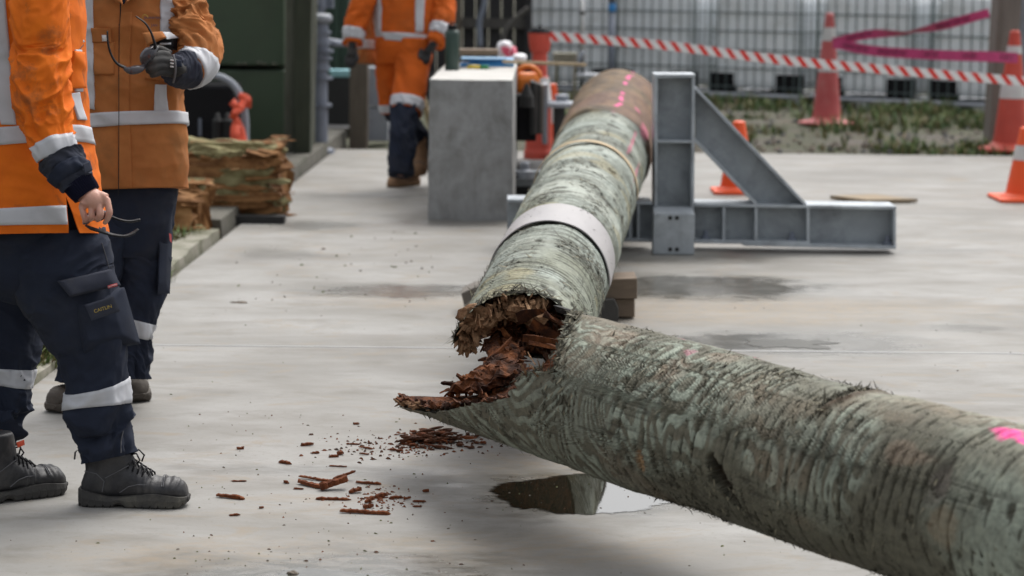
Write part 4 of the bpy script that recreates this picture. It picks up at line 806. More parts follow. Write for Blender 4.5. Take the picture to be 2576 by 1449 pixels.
def proj(p): d = (p-C_); D = d@F_; return np.stack([CX+FPX*(d@R_)/D, CY-FPX*(d@U_)/D], -1)
class Pole:
    def __init__(s, A, B, ra, rb): s.A = A; s.L = np.linalg.norm(B-A); s.T = (B-A)/s.L; s.ra, s.rb = ra, rb; u = np.array([0, 0, 1.]); s.n1 = u-s.T*(u@s.T); s.n1 /= np.linalg.norm(s.n1); s.n2 = np.cross(s.n1, s.T); s.n2 *= (1 if s.n2@(-F_) > 0 or True else -1)
    def rad(s, x): return s.ra+(s.rb-s.ra)*x/s.L
    def pos(s, x, th, dr=0.):
        x = np.asarray(x, float); th = np.asarray(th, float); r = s.rad(x)+dr
        return s.A+x[..., None]*s.T+(r*np.cos(th))[..., None]*s.n1+(r*np.sin(th))[..., None]*s.n2
    def nrm(s, th): return np.cos(th)[..., None]*s.n1+np.sin(th)[..., None]*s.n2
def colour_attr(me, col):
    a = me.color_attributes.new('Col', 'FLOAT_COLOR', 'POINT'); a.data.foreach_set('color', np.concatenate([col, np.ones((len(col), 1))], 1).astype(np.float32).ravel())
def lerp(a, b, t): t = np.clip(t, 0, 1)[..., None]; return np.asarray(a)*(1-t)+np.asarray(b)*t
def hsh(i, s=0): return (_h(i.astype(np.int64), i.astype(np.int64)*0+3, i.astype(np.int64)*0+7, s)+1)/2
def ss(a, b, x): t = np.clip((x-a)/(b-a), 0, 1); return t*t*(3-2*t)
# ---- near piece
nA, nB = P(1500, 995, 6.1), P(2070, 1170, 5.3)
PN = Pole(nA, nB, .200, .196)
sd_ = 1 if PN.n2@(-F_) > 0 else -1       # theta grows towards the camera side
tab = [(0, 1432), (24, 1418), (45, 1402), (63, 1392), (70, 1312), (95, 1268), (105, 1200), (115, 1150), (135, 1085), (150, 1012), (165, 1004), (180, 1012), (200, 1080), (230, 1250), (270, 1380), (320, 1430), (360, 1432)]
ss_ = []
for a, px in tab:
    th = sd_*rad(a); xs = np.linspace(-1.4, .3, 400); q = proj(PN.pos(xs, np.full(400, th)))[:, 0]; ss_.append(np.interp(px, q, xs))
tt_ = [a for a, _ in tab]
def s0_near(deg): return np.interp(deg % 360, tt_, ss_)
nS, nT = 1100, 340
deg = np.arange(nT)/nT*360; th = sd_*np.radians(deg); st = s0_near(deg); st = st+.030*noi(np.stack([np.cos(th)*14, np.sin(th)*14, th*0], -1), s=5)+.035*np.abs(noi(np.stack([np.cos(th)*40, np.sin(th)*40, th*0], -1), s=6))
k = np.linspace(0, 1, nS)[:, None]; Sx = st[None]+(2.25-st[None])*k; TH = np.broadcast_to(th[None], Sx.shape)
q3 = np.stack([Sx, np.cos(TH)*.2, np.sin(TH)*.2], -1)
warp = np.stack([fbm(q3, (3, 3, 3), 40, 2), fbm(q3, (3, 3, 3), 41, 2), fbm(q3, (3, 3, 3), 42, 2)], -1)
h = fbm(q3+warp*.06, (6.5, 2.3, 2.3), 51, 3)+.22*noi(q3, (2, 1, 1), 7)
lay = h*9+.35*fbm(q3, (30, 14, 14), 52, 2); L_ = np.floor(lay); fr = lay-L_; tone = hsh(L_, 2)
tone = .45*tone+.55*(L_ % 2); reg = .85*ss(-.15, .45, fbm(q3, (2.6, 3.6, 3.6), 57, 3)); tone = tone*reg+(.42+.5*fbm(q3, (3, 5, 5), 58, 3))*(1-reg)
hf = .5+.5*fbm(q3, (30, 12, 12), 60, 3)
warm = ss(.15, .6, fbm(q3, (3.2, 5, 5), 61, 3)); dk = ss(.0, .7, fbm(q3, (1.6, 3.5, 3.5), 62, 3))
col = lerp((.130, .125, .090), (.315, .355, .288), ss(.25, .75, tone)*(.65+.45*hf)); axc = ss(.90, .985, 1-np.abs(noi(q3+warp*.006, (5, 95, 95), 59))*1.0)*ss(.0, .4, noi(q3, (9, 14, 14), 63)); col = lerp(col, (.05, .046, .034), axc*.6)
col = lerp(col, (.26, .195, .135), warm*.35); col = lerp(col, col*.72, dk*.6)
edge = np.maximum(ss(.90, 1., fr), ss(.10, 0., fr)); col = lerp(col, (.085, .082, .058), edge*.38)
# rows of torn fibre pits running round the pole
rowm = ss(-.05, .45, fbm(q3, (3.0, 3.0, 3.0), 70, 2)); rows = np.abs(((Sx+.02*fbm(q3, (4, 4, 4), 71, 2)+.010*np.sin(TH*2))/.036) % 1-.5)
pit = ss(.16, .04, rows)*ss(-.05, .35, noi(q3, (30, 22, 22), 72))*rowm
pit2 = ss(.47, .62, noi(q3+warp*.02, (85, 24, 24), 73))*.9
pit = np.maximum(pit, pit2*ss(-.5, .3, fbm(q3, (2.5, 4, 4), 74, 2))); col = lerp(col, (.040, .036, .022), pit*.92)
dsp = .0045*fbm(q3, (2.5, 5, 5), 80, 3)+.0012*(ss(.3, .7, tone)-.5)+.0009*fbm(q3, (40, 22, 22), 81, 3)-.0040*pit-.0008*edge-.0012*axc+.0030*ss(.2, .7, rowm)*ss(.3, .1, np.abs(rows-.3))
# raised torn rim across the pole (dark ragged ledge)
rim_s = 1.02+.07*np.cos(TH)+.02*fbm(q3, (1, 8, 8), 82, 3); rim = np.exp(-((Sx-rim_s)/.014)**2)*ss(1.0, .3, np.abs(np.where(deg > 180, deg-360, deg)[None])/60); dsp = dsp+.010*rim*(.6+.5*noi(q3, (60, 60, 60), 83)); col = lerp(col, (.075, .05, .028), rim*1.1)
dsp = dsp+.006*ss(0, .12, Sx-rim_s)*ss(.9, .2, np.abs(np.where(deg > 180, deg-360, deg)[None])/90)
def near_px(px, py):
    a = sd_*np.radians(np.linspace(-15, 170, 120)); x = np.linspace(-1.1, 2.2, 400); AA, XX = np.meshgrid(a, x); pp = proj(PN.pos(XX, AA)); d = np.hypot(pp[..., 0]-px, pp[..., 1]-py); d = d+(np.abs(AA) > 2.6)*1e3; i = np.unravel_index(np.argmin(d), d.shape); return XX[i], AA[i]
def gouge():
    s1_, a1_ = near_px(1786, 1152); s2_, a2_ = near_px(1862, 1276); tw = np.angle(np.exp(1j*TH)); ax, ay = s1_, a1_*.2; bx, by = s2_, a2_*.2; px_, py_ = Sx, tw*.2
    dx, dy = bx-ax, by-ay; l2 = dx*dx+dy*dy; t_ = np.clip(((px_-ax)*dx+(py_-ay)*dy)/l2, 0, 1); w_ = .027*np.sin(np.pi*np.clip(t_*.86+.1, 0, 1))**.6; d_ = np.hypot(px_-ax-t_*dx, py_-ay-t_*dy)
    return d_/w_, ((px_-ax-t_*dx) > .003)
kn_th, kn_s = sd_*rad(101), .96                                   # long brown gouge, its depth shading painted in as darker brown
dgo, gk2 = gouge()
gk = ss(1.1, .8, dgo); dsp = dsp-.028*gk; col = lerp(col, (.028, .019, .010), gk); col = lerp(col, (.13, .085, .04), gk*gk2*ss(-.3, .4, noi(q3, (40, 15, 15), 85))*.9)
for (cx_, cy_, rr_) in ((2120, 1262, .0), (1613, 1157, .012)):
    if rr_:
        pr = None
def near_px(px, py):
    """surface coordinates (s, theta) whose projection is the pixel"""
    a = sd_*np.radians(np.linspace(-15, 170, 120)); x = np.linspace(-1.1, 2.2, 400); AA, XX = np.meshgrid(a, x); pp = proj(PN.pos(XX, AA)); d = np.hypot(pp[..., 0]-px, pp[..., 1]-py); d = d+(np.abs(AA) > 2.6)*1e3; i = np.unravel_index(np.argmin(d), d.shape); return XX[i], AA[i]
def blob(px, py, rs, rt, seed, amt=1.):
    s_, a_ = near_px(px, py); d = np.hypot((Sx-s_)/rs, (np.angle(np.exp(1j*(TH-a_))))*.2/rt); return ss(1.1, .6, d+.35*fbm(q3, (14, 22, 22), seed, 3))*amt
kn = blob(1613, 1157, .02, .035, 90); dsp -= .006*kn; col = lerp(col, (.16, .075, .035), kn); col = lerp(col, (.33, .22, .12), kn*ss(.1, .6, noi(q3, (50, 20, 20), 3)))
kk = blob(2365, 1225, .04, .05, 91); dsp -= .008*kk; col = lerp(col, (.12, .10, .085), kk*.7)
kk = blob(2375, 1330, .05, .05, 92); col = lerp(col, (.26, .16, .08), kk*.3)
for (x_, y_, a_, b__) in ((2545, 1098, .028, .035), (2590, 1120, .03, .02)): kk = blob(x_, y_, a_*1.7, b__, 93); col = lerp(col, (.85, .07, .30), kk); 
for (x_, y_, rs, rt) in ((1890, 896, .055, .010), (1700, 852, .06, .008), (1795, 876, .02, .006), (1740, 890, .03, .02)): kk = blob(x_, y_, rs, rt, 94); col = lerp(col, (.62, .10, .24), kk*.4*ss(-.2, .4, noi(q3, (50, 50, 50), 9)))
for (x_, y_, rs, rt) in ((1545, 852, .10, .05), (1690, 930, .05, .05), (1820, 900, .06, .04), (2290, 1150, .08, .03)): kk = blob(x_, y_, rs, rt, 95); col = lerp(col, (.30, .21, .15), kk*.35)
pts = PN.pos(Sx, TH, dsp); UV = np.stack([Sx, np.broadcast_to((deg/360*1.256)[None], Sx.shape)], -1)
t1 = thing('broken_pole', 'near half of the snapped green grey timber pole running off to the lower right', 'timber pole', P(1500, 1190, 6.1)*np.array([1, 1, 0]), 'halves of the broken pole')
mb = MB(); mb.grid(pts, True, uv=UV, caps=False); o = mb.build('outer_wood', 'bark_near', t1, smooth=True); colour_attr(o.data, col.reshape(-1, 3))
NEAR = (pts, PN)
# ---- far piece
fA, fB = P(1297, 906, 7.05), P(1556, 287, 15.2)
PF = Pole(fA, fB, .203, .285); LF = PF.L; sf = 1 if PF.n2@R_ > 0 else -1    # positive = picture right
Dof = lambda D: (D-7.05)/(15.2-7.05)*LF
nS, nT = 1900, 190; deg = np.arange(nT)/nT*360; th = sf*np.radians(deg)
st = np.interp(deg, [0, 40, 90, 120, 180, 235, 262, 285, 320, 360], [.03, .12, .15, .3, 1.1, 1.05, .35, .02, .0, .03])
st = st+.03*noi(np.stack([np.cos(th)*9, np.sin(th)*9, th*0], -1), s=15)+.03*noi(np.stack([np.cos(th)*30, np.sin(th)*30, th*0], -1), s=16)
k = (np.linspace(0, 1, nS)**1.25)[:, None]; Sx = st[None]+(LF+.1-st[None])*k; TH = np.broadcast_to(th[None], Sx.shape); q3 = np.stack([Sx, np.cos(TH)*.24, np.sin(TH)*.24], -1)
wv = (Sx+.022*fbm(q3, (1.6, 2.2, 2.2), 20, 3)+.010*np.cos(TH+1))/.085; fr = wv % 1; lid = np.floor(wv)
on_ = ss(-.6, .15, noi(np.stack([lid*.57, np.cos(TH)*3.4, np.sin(TH)*3.4], -1), (1, 1, 1), 21))
fr2 = (wv*2.0+.33+.25*noi(q3, (5, 6, 6), 18)) % 1; crk = np.maximum(np.exp(-((fr-.5)/.17)**2)*on_, .7*np.exp(-((fr2-.5)/.20)**2)*ss(-.1, .4, noi(q3, (6, 5, 5), 17)))*(.75+.5*noi(q3, (12, 9, 9), 19)); crk = np.clip(2.6*crk-.15, 0, 1)
pit = ss(.38, .55, noi(q3, (17, 24, 24), 23))*ss(-.3, .3, fbm(q3, (2, 5, 5), 24, 2))
crk = np.maximum(crk, pit); hf = .5+.5*fbm(q3, (7, 7, 7), 25, 3); saw = .5-fr
col = lerp((.175, .190, .155), (.315, .355, .315), hf*1.1); col = lerp(col, (.46, .49, .43), ss(.55, .95, fbm(q3, (3, 2, 2), 28, 3)+.4)*.5); col = lerp(col, (.16, .165, .10), ss(.1, .8, fbm(q3, (1.5, 4, 4), 26, 3))*.5); col = lerp(col, (.030, .032, .020), crk*.95)
yel = ss(.4, .7, fbm(q3, (5, 6, 6), 27, 2)); col = lerp(col, (.32, .27, .13), yel*.4)
dsp = .007*fbm(q3, (1.5, 4, 4), 30, 3)+.004*saw*on_-.0055*crk+.0015*fbm(q3, (30, 12, 12), 31, 3)
bw = ss(-.03, .03, Sx-Dof(12.5)-.10*np.cos(TH)+.03*fbm(q3, (2, 8, 8), 32, 2))      # brown butt end
colb = lerp((.060, .036, .017), (.175, .108, .048), .5+.6*fbm(q3, (6, 22, 22), 33, 4)); colb = lerp(colb, (.17, .065, .05), ss(.1, .6, fbm(q3, (2, 3, 3), 37, 2)+.35*np.sin(TH*sf))*.3); col = lerp(col, colb, bw); dsp = dsp*(1-bw)+bw*(.014+.008*fbm(q3, (5, 9, 9), 34, 3))
ang = np.angle(np.exp(1j*(TH*sf-rad(17))))
pk = ss(.014, .008, np.abs(ang*.27-.02*noi(q3, (3, 1, 1), 35))) * bw; col = lerp(col, (.85, .10, .33), pk*.75*ss(-.4, .2, noi(q3, (9, 25, 25), 36)))
for (s_, a_, rs, rt) in ((Dof(12.7), rad(60), .25, .04), (Dof(11.9), rad(50), .6, .012), (Dof(11.3), rad(72), .5, .010), (Dof(13.2), rad(40), .12, .03)):
    d = np.hypot((Sx-s_)/rs, np.angle(np.exp(1j*(TH*sf-a_)))*.26/rt); kk = ss(1.1, .6, d+.4*fbm(q3, (8, 18, 18), 38, 3)); col = lerp(col, (.62, .14, .24), kk*.6)
endt = ss(LF-.10, LF+.1, Sx); pts = PF.pos(Sx, TH, dsp-.05*endt**2)
UV = np.stack([Sx, np.broadcast_to((deg/360*1.5)[None], Sx.shape)], -1)
t2 = thing('broken_pole', 'far half of the snapped pole rising back to its brown butt end', 'timber pole', G(1600, 800), 'halves of the broken pole')
mb = MB(); mb.grid(pts, True, uv=UV); a = len(pts)-1; mb.add(pts[-1], [tuple(range(nT))], uv=UV[-1]); o = mb.build('outer_wood', 'bark_far', t2, smooth=True); colour_attr(o.data, np.concatenate([col.reshape(-1, 3), col[-1]]))
# ---- rotten interiors
def core(pole, sgn, s_of_deg, name, parent, recess, amp, seed, kr=.93, m='rot', tilt=None, nT=150):
    deg = np.arange(nT)/nT*360; th = sgn*np.radians(deg); rows = []
    for r in np.linspace(1, 0, 46):
        rr = r*kr; stt = s_of_deg(deg); base_ = np.mean(stt)*.0+recess(r, deg, stt)
        q = np.stack([np.cos(th)*rr*.2, np.sin(th)*rr*.2, base_*.2], -1)
        x = base_+amp*(fbm(q, (16, 16, 3), seed, 4)+.6*np.abs(fbm(q, (45, 45, 6), seed+4, 3))-.2)
        dr = -(1-rr)*pole.ra+.010*fbm(np.stack([th*3, x*3, th*0+r*4], -1), (2, 6, 3), seed+9, 2)*(r < .98)
        rows.append(pole.pos(x, th, dr))
    mb = MB(); mb.grid(np.array(rows), True, caps=False); return mb.build(name, m, parent, smooth=False), np.array(rows)
def rec_near(r, deg, stt): return stt*r**2.2+(-.30+.14)*(1-r**2.2)+.02*(r > .9)-.012*ss(80, 140, deg)*(deg < 200)
on1, rn = core(PN, sd_, s0_near, 'rotten_core', t1, rec_near, .045, 100)
stf = lambda d: np.interp(d, [0, 40, 90, 120, 180, 235, 262, 285, 320, 360], [.03, .12, .15, .3, 1.1, 1.05, .35, .02, .0, .03])
def rec_far(r, deg, stt): return stt*r**1.2+.75*(1-r**1.2)+.03
on2, rf = core(PF, sf, stf, 'rotten_core', t2, rec_far, .10, 120)
def splinters(name, m, parent, specs, blunt=.0):
    mb = MB()
    for (p, d, l, w, f) in specs:
        d = d/np.linalg.norm(d); n_ = 5; side = np.cross(d, rng.normal(size=3)); side /= np.linalg.norm(side); up = np.cross(d, side); g = []; cv = rng.uniform(-.15, .15)
        for i in range(n_):
            k = i/(n_-1); c = p+d*l*k+up*l*cv*k*k; ww = w*(1-(1-blunt)*k**rng.uniform(1, 3))*rng.uniform(.75, 1.2)+.0006; hh = ww*f
            g.append([c-side*ww-up*hh, c+side*ww*rng.uniform(.6, 1)-up*hh*.6, c+side*ww*.8+up*hh, c-side*ww*.7+up*hh*rng.uniform(.4, 1)])
        mb.grid(np.array(g), True, caps=True)
    o = mb.build(name, m, parent); o['kind'] = 'stuff'; return o
sp = []; sp2 = []
for i in range(300):      # in the far break
    a = rng.integers(0, 150); r = rng.integers(0, 34); p = rf[r, a]; out = p-PF.pos(np.array((p-PF.A)@PF.T), np.array(0.), -PF.ra)
    d = -PF.T*rng.uniform(.5, 1.2)+rng.normal(0, .38, 3)+np.array([0, 0, -.1]); sp.append((p+PF.T*.03, d, rng.uniform(.02, .075), rng.uniform(.003, .010), rng.uniform(.2, .7)))
for i in range(240):      # pale torn fibres hanging from the upper left rim
    a = rng.uniform(-100, 30); th_ = sf*rad(a); x = float(stf(a % 360)); p = PF.pos(np.array(x+rng.uniform(0, .05)), np.array(th_), -rng.uniform(.012, .055)); n_ = PF.nrm(np.array(th_))
    d = -PF.T*rng.uniform(.3, 1)-n_*rng.uniform(-.1, .6)+np.array([0, 0, -rng.uniform(.1, .8)])+rng.normal(0, .3, 3); sp2.append((p, d, rng.uniform(.015, .05), rng.uniform(.004, .013), rng.uniform(.15, .5)))
splinters('inner_splinters', 'rot', t2, sp); splinters('torn_sapwood', 'torn', t2, sp2, .55)
mb = MB()
for (px, py, D_, w, h_, sd) in ((1215, 800, 7.08, 105, 60, 1), (1300, 785, 7.08, 70, 48, 2), (1350, 800, 7.12, 55, 40, 3), (1180, 835, 7.12, 45, 60, 4)):
    th2 = np.arange(24)/24*2*np.pi; g = []
    for z in np.linspace(-1, 1, 16):
        r = math.sqrt(1-z*z+.01); q = np.stack([np.cos(th2)*r, np.full(24, z), np.sin(th2)*r], 1); kk = 1+.40*fbm(q, (1.6, 1.6, 1.6), sd+50, 4); q = q*kk[:, None]; g.append(P(px, py, D_)+R_*(q[:, :1]*w/2*D_/FPX)+U_*(q[:, 2:]*h_/2*D_/FPX)-F_*(q[:, 1:2]*.04))
    mb.grid(np.array(g), True, caps=True)
mb.build('torn_wood_lumps', 'torn', t2, smooth=False)
# hanging column of rotten wood between the halves
sp = []
mb = MB(); g = []; n_ = 40
for k, (px, py, w, D_) in enumerate([(1280, 835, 60, 7.25), (1272, 860, 80, 7.12), (1264, 890, 80, 7.0), (1262, 915, 100, 6.92), (1255, 945, 130, 6.86), (1210, 968, 130, 6.84), (1190, 985, 90, 6.84)]):
    th2 = np.arange(n_)/n_*2*np.pi; q = np.stack([np.cos(th2), np.sin(th2), np.full(n_, k*.6)], 1); r = 1+.45*fbm(q, (2.2, 2.2, 2), 77, 3); g.append(P(px, py, D_)+R_*(np.cos(th2)*r*w/2*D_/FPX)[:, None]+F_*(np.sin(th2)*r*.055)[:, None]+U_*(.012*noi(q, (5, 5, 5), 3))[:, None])
g = np.array(g); tt = np.linspace(0, 6, 40); g = np.stack([cr(np.arange(7.), g[:, j], tt) for j in range(n_)], 1); g += .012*np.stack([fbm(g, (35, 35, 60), s_, 3) for s_ in (1, 2, 3)], -1)
mb.grid(g, True, caps=True); mb.build('rotten_column', 'rot', t1, smooth=False)
for i in range(170):
    p = g[rng.integers(0, 40), rng.integers(0, n_)]; d = np.array([rng.normal(0, .7), rng.normal(-.3, .4), rng.normal(-.4, .5)]); sp.append((p, d, rng.uniform(.012, .04), rng.uniform(.004, .010), rng.uniform(.3, .8)))
for i in range(200):     # along the broken edge of the spur
    a = rng.uniform(40, 168); th_ = sd_*rad(a); x = float(s0_near(a)); p = PN.pos(np.array(x+rng.uniform(-.005, .03)), np.array(th_), -rng.uniform(.012, .03)); d = -PN.T*rng.uniform(.5, 1)+PN.n1*rng.uniform(-.2, .3)+rng.normal(0, .2, 3); sp.append((p, d, rng.uniform(.010, .028), rng.uniform(.004, .009), rng.uniform(.3, .8)))
for (px, py, D_, dx, dy, l, w) in ((1300, 800, 7.0, 60, -20, .09, .022), (1315, 850, 6.95, 95, 8, .14, .012), (1335, 815, 7.0, 70, 35, .13, .022), (1368, 790, 6.9, 60, 30, .10, .02), (1190, 870, 7.1, 30, -60, .11, .010), (1330, 860, 6.95, 75, 12, .12, .02), (1225, 905, 6.95, 60, -40, .10, .015)):
    a = P(px, py, D_); sp.append((a, P(px+dx, py+dy, D_)-a, l, w, .35))
splinters('edge_splinters', 'rot', t1, sp, .35)
sp = []
for i in range(45):
    a = rng.uniform(138, 172); th_ = sd_*rad(a); x = float(s0_near(a)); p = PN.pos(np.array(x+rng.uniform(-.01, .03)), np.array(th_), -rng.uniform(.003, .02)); d = -PN.T*rng.uniform(.4, 1)+rng.normal(0, .15, 3); sp.append((p, d, rng.uniform(.01, .03), rng.uniform(.003, .007), .4))
for i in range(12):
    th_ = sd_*rad(rng.uniform(60, 75)); p = PN.pos(np.array(float(s0_near(68))+rng.uniform(-.02, .05)), np.array(th_), -.004); sp.append((p, -PN.T*.5+PN.n1*rng.uniform(.2, 1)+rng.normal(0, .4, 3), rng.uniform(.015, .045), rng.uniform(.0012, .004), .4))
splinters('torn_tip', 'torn', t1, sp, .4)
# ---- bark fibres: torn slivers all over the surface
def fibres(pole, n, s_lo, s_hi, a_lo, a_hi, s_of, parent, sgn, sc=1., clump=None, seed=0, alng=.3, lift=.5, name='bark_fibres', rel=None):
    mb = MB(); cnt = 0
    while cnt < n:
        x = rng.uniform(s_lo, s_hi); a = rng.uniform(a_lo, a_hi)
        if rel is not None: x = x+float(rel(a % 360))
        if x < float(s_of(a % 360))+.004: continue
        q = np.array([x, math.cos(rad(a))*.2, math.sin(rad(a))*.2])
        if clump is not None and noi(q, clump, seed) < rng.uniform(-.35, .55): continue
        cnt += 1; th_ = np.array(sgn*rad(a)); p = pole.pos(np.array(x), th_, -.001); nn = pole.nrm(th_); tg = np.cross(pole.T, nn)*rng.choice([-1, 1]); d = tg+pole.T*rng.normal(0, alng)+nn*abs(rng.normal(.1, lift*.5)); d /= np.linalg.norm(d)
        l = sc*rng.gamma(2.2, .0040)+.003; w = sc*rng.uniform(.0012, .0042); s_ = np.cross(d, nn); c = nn*l*rng.uniform(-.1, .35)
        mb.add([p-s_*w, p+s_*w, p+d*l*.5+s_*w*.8+c*.3, p+d*l*.5-s_*w*.8+c*.3, p+d*l+c], [(0, 1, 2, 3), (3, 2, 4)], 0 if rng.random() < .8 else 1)
    o = mb.build(name, ['flake', 'flakel'], parent); o['kind'] = 'stuff'; return o
fibres(PN, 6200, -1.05, 2.2, -20, 178, s0_near, t1, sd_, 1.15, (9, 10, 10), 5, .3, .26)
fibres(PN, 240, -.9, 2.2, 125, 200, s0_near, t1, sd_, 1.1, (7, 7, 7), 6, .8, .8, 'loose_fibres')
fibres(PN, 600, 1.05, 1.085, -22, 40, s0_near, t1, sd_, 1.0, None, 7, .9, 1.0, 'torn_ledge')
fibres(PF, 3600, 0, Dof(10.5), -110, 100, stf, t2, sf, 1.7, (5, 9, 9), 8, .3, .25)
fibres(PF, 1500, Dof(10.5), Dof(15), -110, 100, stf, t2, sf, 1.5, (6, 7, 7), 9, .3, .2, 'outer_fibres')
fibres(PF, 750, .0, .13, -110, 45, stf, t2, sf, 1.7, None, 10, .6, .6, 'rim_fibres')
fibres(PF, 420, .1, 1.8, -112, -62, stf, t2, sf, 2.2, (3, 5, 5), 11, .5, .9, 'side_fibres')
fibres(PN, 420, 0, .05, -20, 75, lambda a: -9, t1, sd_, 1.5, None, 12, .9, .5, 'lip_fibres', rel=s0_near)
# ---- sleeve, straps and the sheet wedge
def ring(pole, s0, s1, r_, a0, a1, name, label, m, cat, thk=.004, tiltc=0., n=90, sgn=1, wav=.0, flare=0.):
    a = np.radians(np.linspace(a0, a1, n))*sgn; k = np.linspace(0, 1, 12); K, A_ = np.meshgrid(k, a, indexing='ij'); x = s0+(s1-s0)*K+tiltc*np.cos(A_)+wav*noi(np.stack([A_*2, K*.5, K*0], -1), s=3)
    g = pole.pos(x, A_, r_+flare*(1-K)+.002*noi(np.stack([A_*3, K*2, K*0], -1), s=5)); g2 = pole.pos(x, A_, r_-thk+flare*(1-K)); mb = MB(); mb.grid(g); mb.grid(g2[::-1]); mb.grid(np.stack([g[0], g2[0]])[::-1]); mb.grid(np.stack([g[-1], g2[-1]])); mb.grid(np.stack([g[:, -1], g2[:, -1]])[::-1]); mb.grid(np.stack([g[:, 0], g2[:, 0]]))
    return tag(mb.build(name, m, base=pole.pos(np.array(s0), np.array(0.)), smooth=True), label, cat)
MT['sleeve'] = mat('matt_grey_sheet_wrap', (.36, .345, .345), (.30, .29, .295), .5, 5, 60, .08, .003, dirt=(.33, .31, .29), dirt_amt=.5, dscale=4, stretch=(1, .4, 1))
ring(PF, Dof(8.52), Dof(8.98), .006, -104, 94, 'pole_sleeve', 'pale grey sheet sleeve wrapped round the middle of the far half', 'sleeve', 'sleeve', sgn=sf, wav=.02, flare=.003)
ring(PF, Dof(11.05), Dof(11.13), .010, -95, 95, 'strap', 'thin cream strap round the far half below the brown butt', 'palewood', 'strap', sgn=sf, wav=.03, thk=.003)
g0 = [P(1398, 770, 7.0), P(1585, 830, 6.45), P(1600, 828, 6.5), P(1400, 760, 7.1)]
mb = MB(); mb.add([P(1392, 768, 6.98), P(1500, 800, 6.7), P(1480, 792, 6.8), P(1405, 768, 7.05), P(1400, 785, 6.96), P(1500, 815, 6.7)], [(0, 1, 2, 3), (0, 4, 5, 1)]); mb.build('shaved_lip', 'bark_far', t1)
# ---- timber chocks under the pole
yk = G(1570, 806)[1]
def chock(pxs, Y, d, name, label, m): mb = MB(); mb.prism([xz(x, y, Y) for x, y in pxs], Y, Y+d); return single(name, label, 'timber block', mb, m, WY(pxs[0][0], pxs[0][1], Y), bevel=.004)
chock([(1500, 712), (1530, 712), (1546, 702), (1603, 700), (1603, 752), (1516, 752)], yk+.02, .22, 'timber_chock', 'brown upper timber block with a sloped end beside the pole', 'chock')
chock([(1548, 753), (1597, 753), (1597, 798), (1548, 798)], yk+.04, .2, 'timber_chock', 'grey brown lower timber block standing on the slab', 'chock')
chock([(1500, 753), (1546, 754), (1556, 775), (1557, 812), (1500, 812)], yk-.03, .2, 'wedge_block', 'dark grey rounded wedge tucked under the pole at right', 'chockdark')
chock([(1160, 738), (1195, 722), (1215, 722), (1215, 780), (1170, 780)], yk+.1, .2, 'timber_chock', 'grey timber block end peeping out left of the pole', 'greypost')
mb = MB(); a, b_ = WY(1175, 770, yk+.1), WY(1545, 770, yk+.1); mb.box(((a[0]+b_[0])/2, yk+.18, .055), (b_[0]-a[0], .15, .11)); single('timber_bearer', 'dark bearer beam lying across under the far half of the pole', 'beam', mb, 'chockdark', (a[0], yk+.18, 0), bevel=.005)

# ============================================================ splinters on the slab
def cpx(x, y): return 450.8+.3*x, 1030.4+.3*y
def splinter(zx, zy, L_, ang, thick, name, label, m='chip', seed=0, depth_rot=0., lift=0.):
    px, py = cpx(zx, zy); s = DG(px, py)/FPX; l = L_*.3*s; w = thick*.5; c = G(px, py+1.0); n_ = max(8, int(l/.006)); rg = np.random.default_rng(int(zx*7+zy)); g = []
    for i in range(n_):
        k = i/(n_-1); e = min(1, .25+rg.random()*.35+min(k, 1-k)*7); a = w*e*(1+.35*(rg.random()-.5)); h_ = w*.62*e*(1+.5*(rg.random()-.5)); y_ = w*.4*(rg.random()-.5)*.4
        x_ = (k-.5)*l+rg.uniform(-.002, .002); g.append([[x_, y_-a/2, 0.0], [x_, y_+a/2, 0.], [x_+.003*rg.normal(), y_+a*.42, h_*.8], [x_+.003*rg.normal(), y_+a*.05*rg.normal(), h_*1.08], [x_, y_-a*.42, h_*.85]])
    g = np.array(g); ca, sa = math.cos(depth_rot), math.sin(depth_rot); g = np.stack([g[..., 0]*ca-g[..., 1]*sa, g[..., 0]*sa+g[..., 1]*ca, g[..., 2]], -1)
    ta = rad(ang); x_, z_ = g[..., 0].copy(), g[..., 2].copy(); g[..., 0] = x_*math.cos(ta)-z_*math.sin(ta); g[..., 2] = z_*math.cos(ta)+x_*math.sin(ta); g[..., 2] += (-g[..., 2].min()+.001+lift)
    mb = MB(); mb.grid(g+c, True, caps=True); return tag(mb.build(name, m, base=c), label, 'wood splinter', 'splinters scattered on the slab')
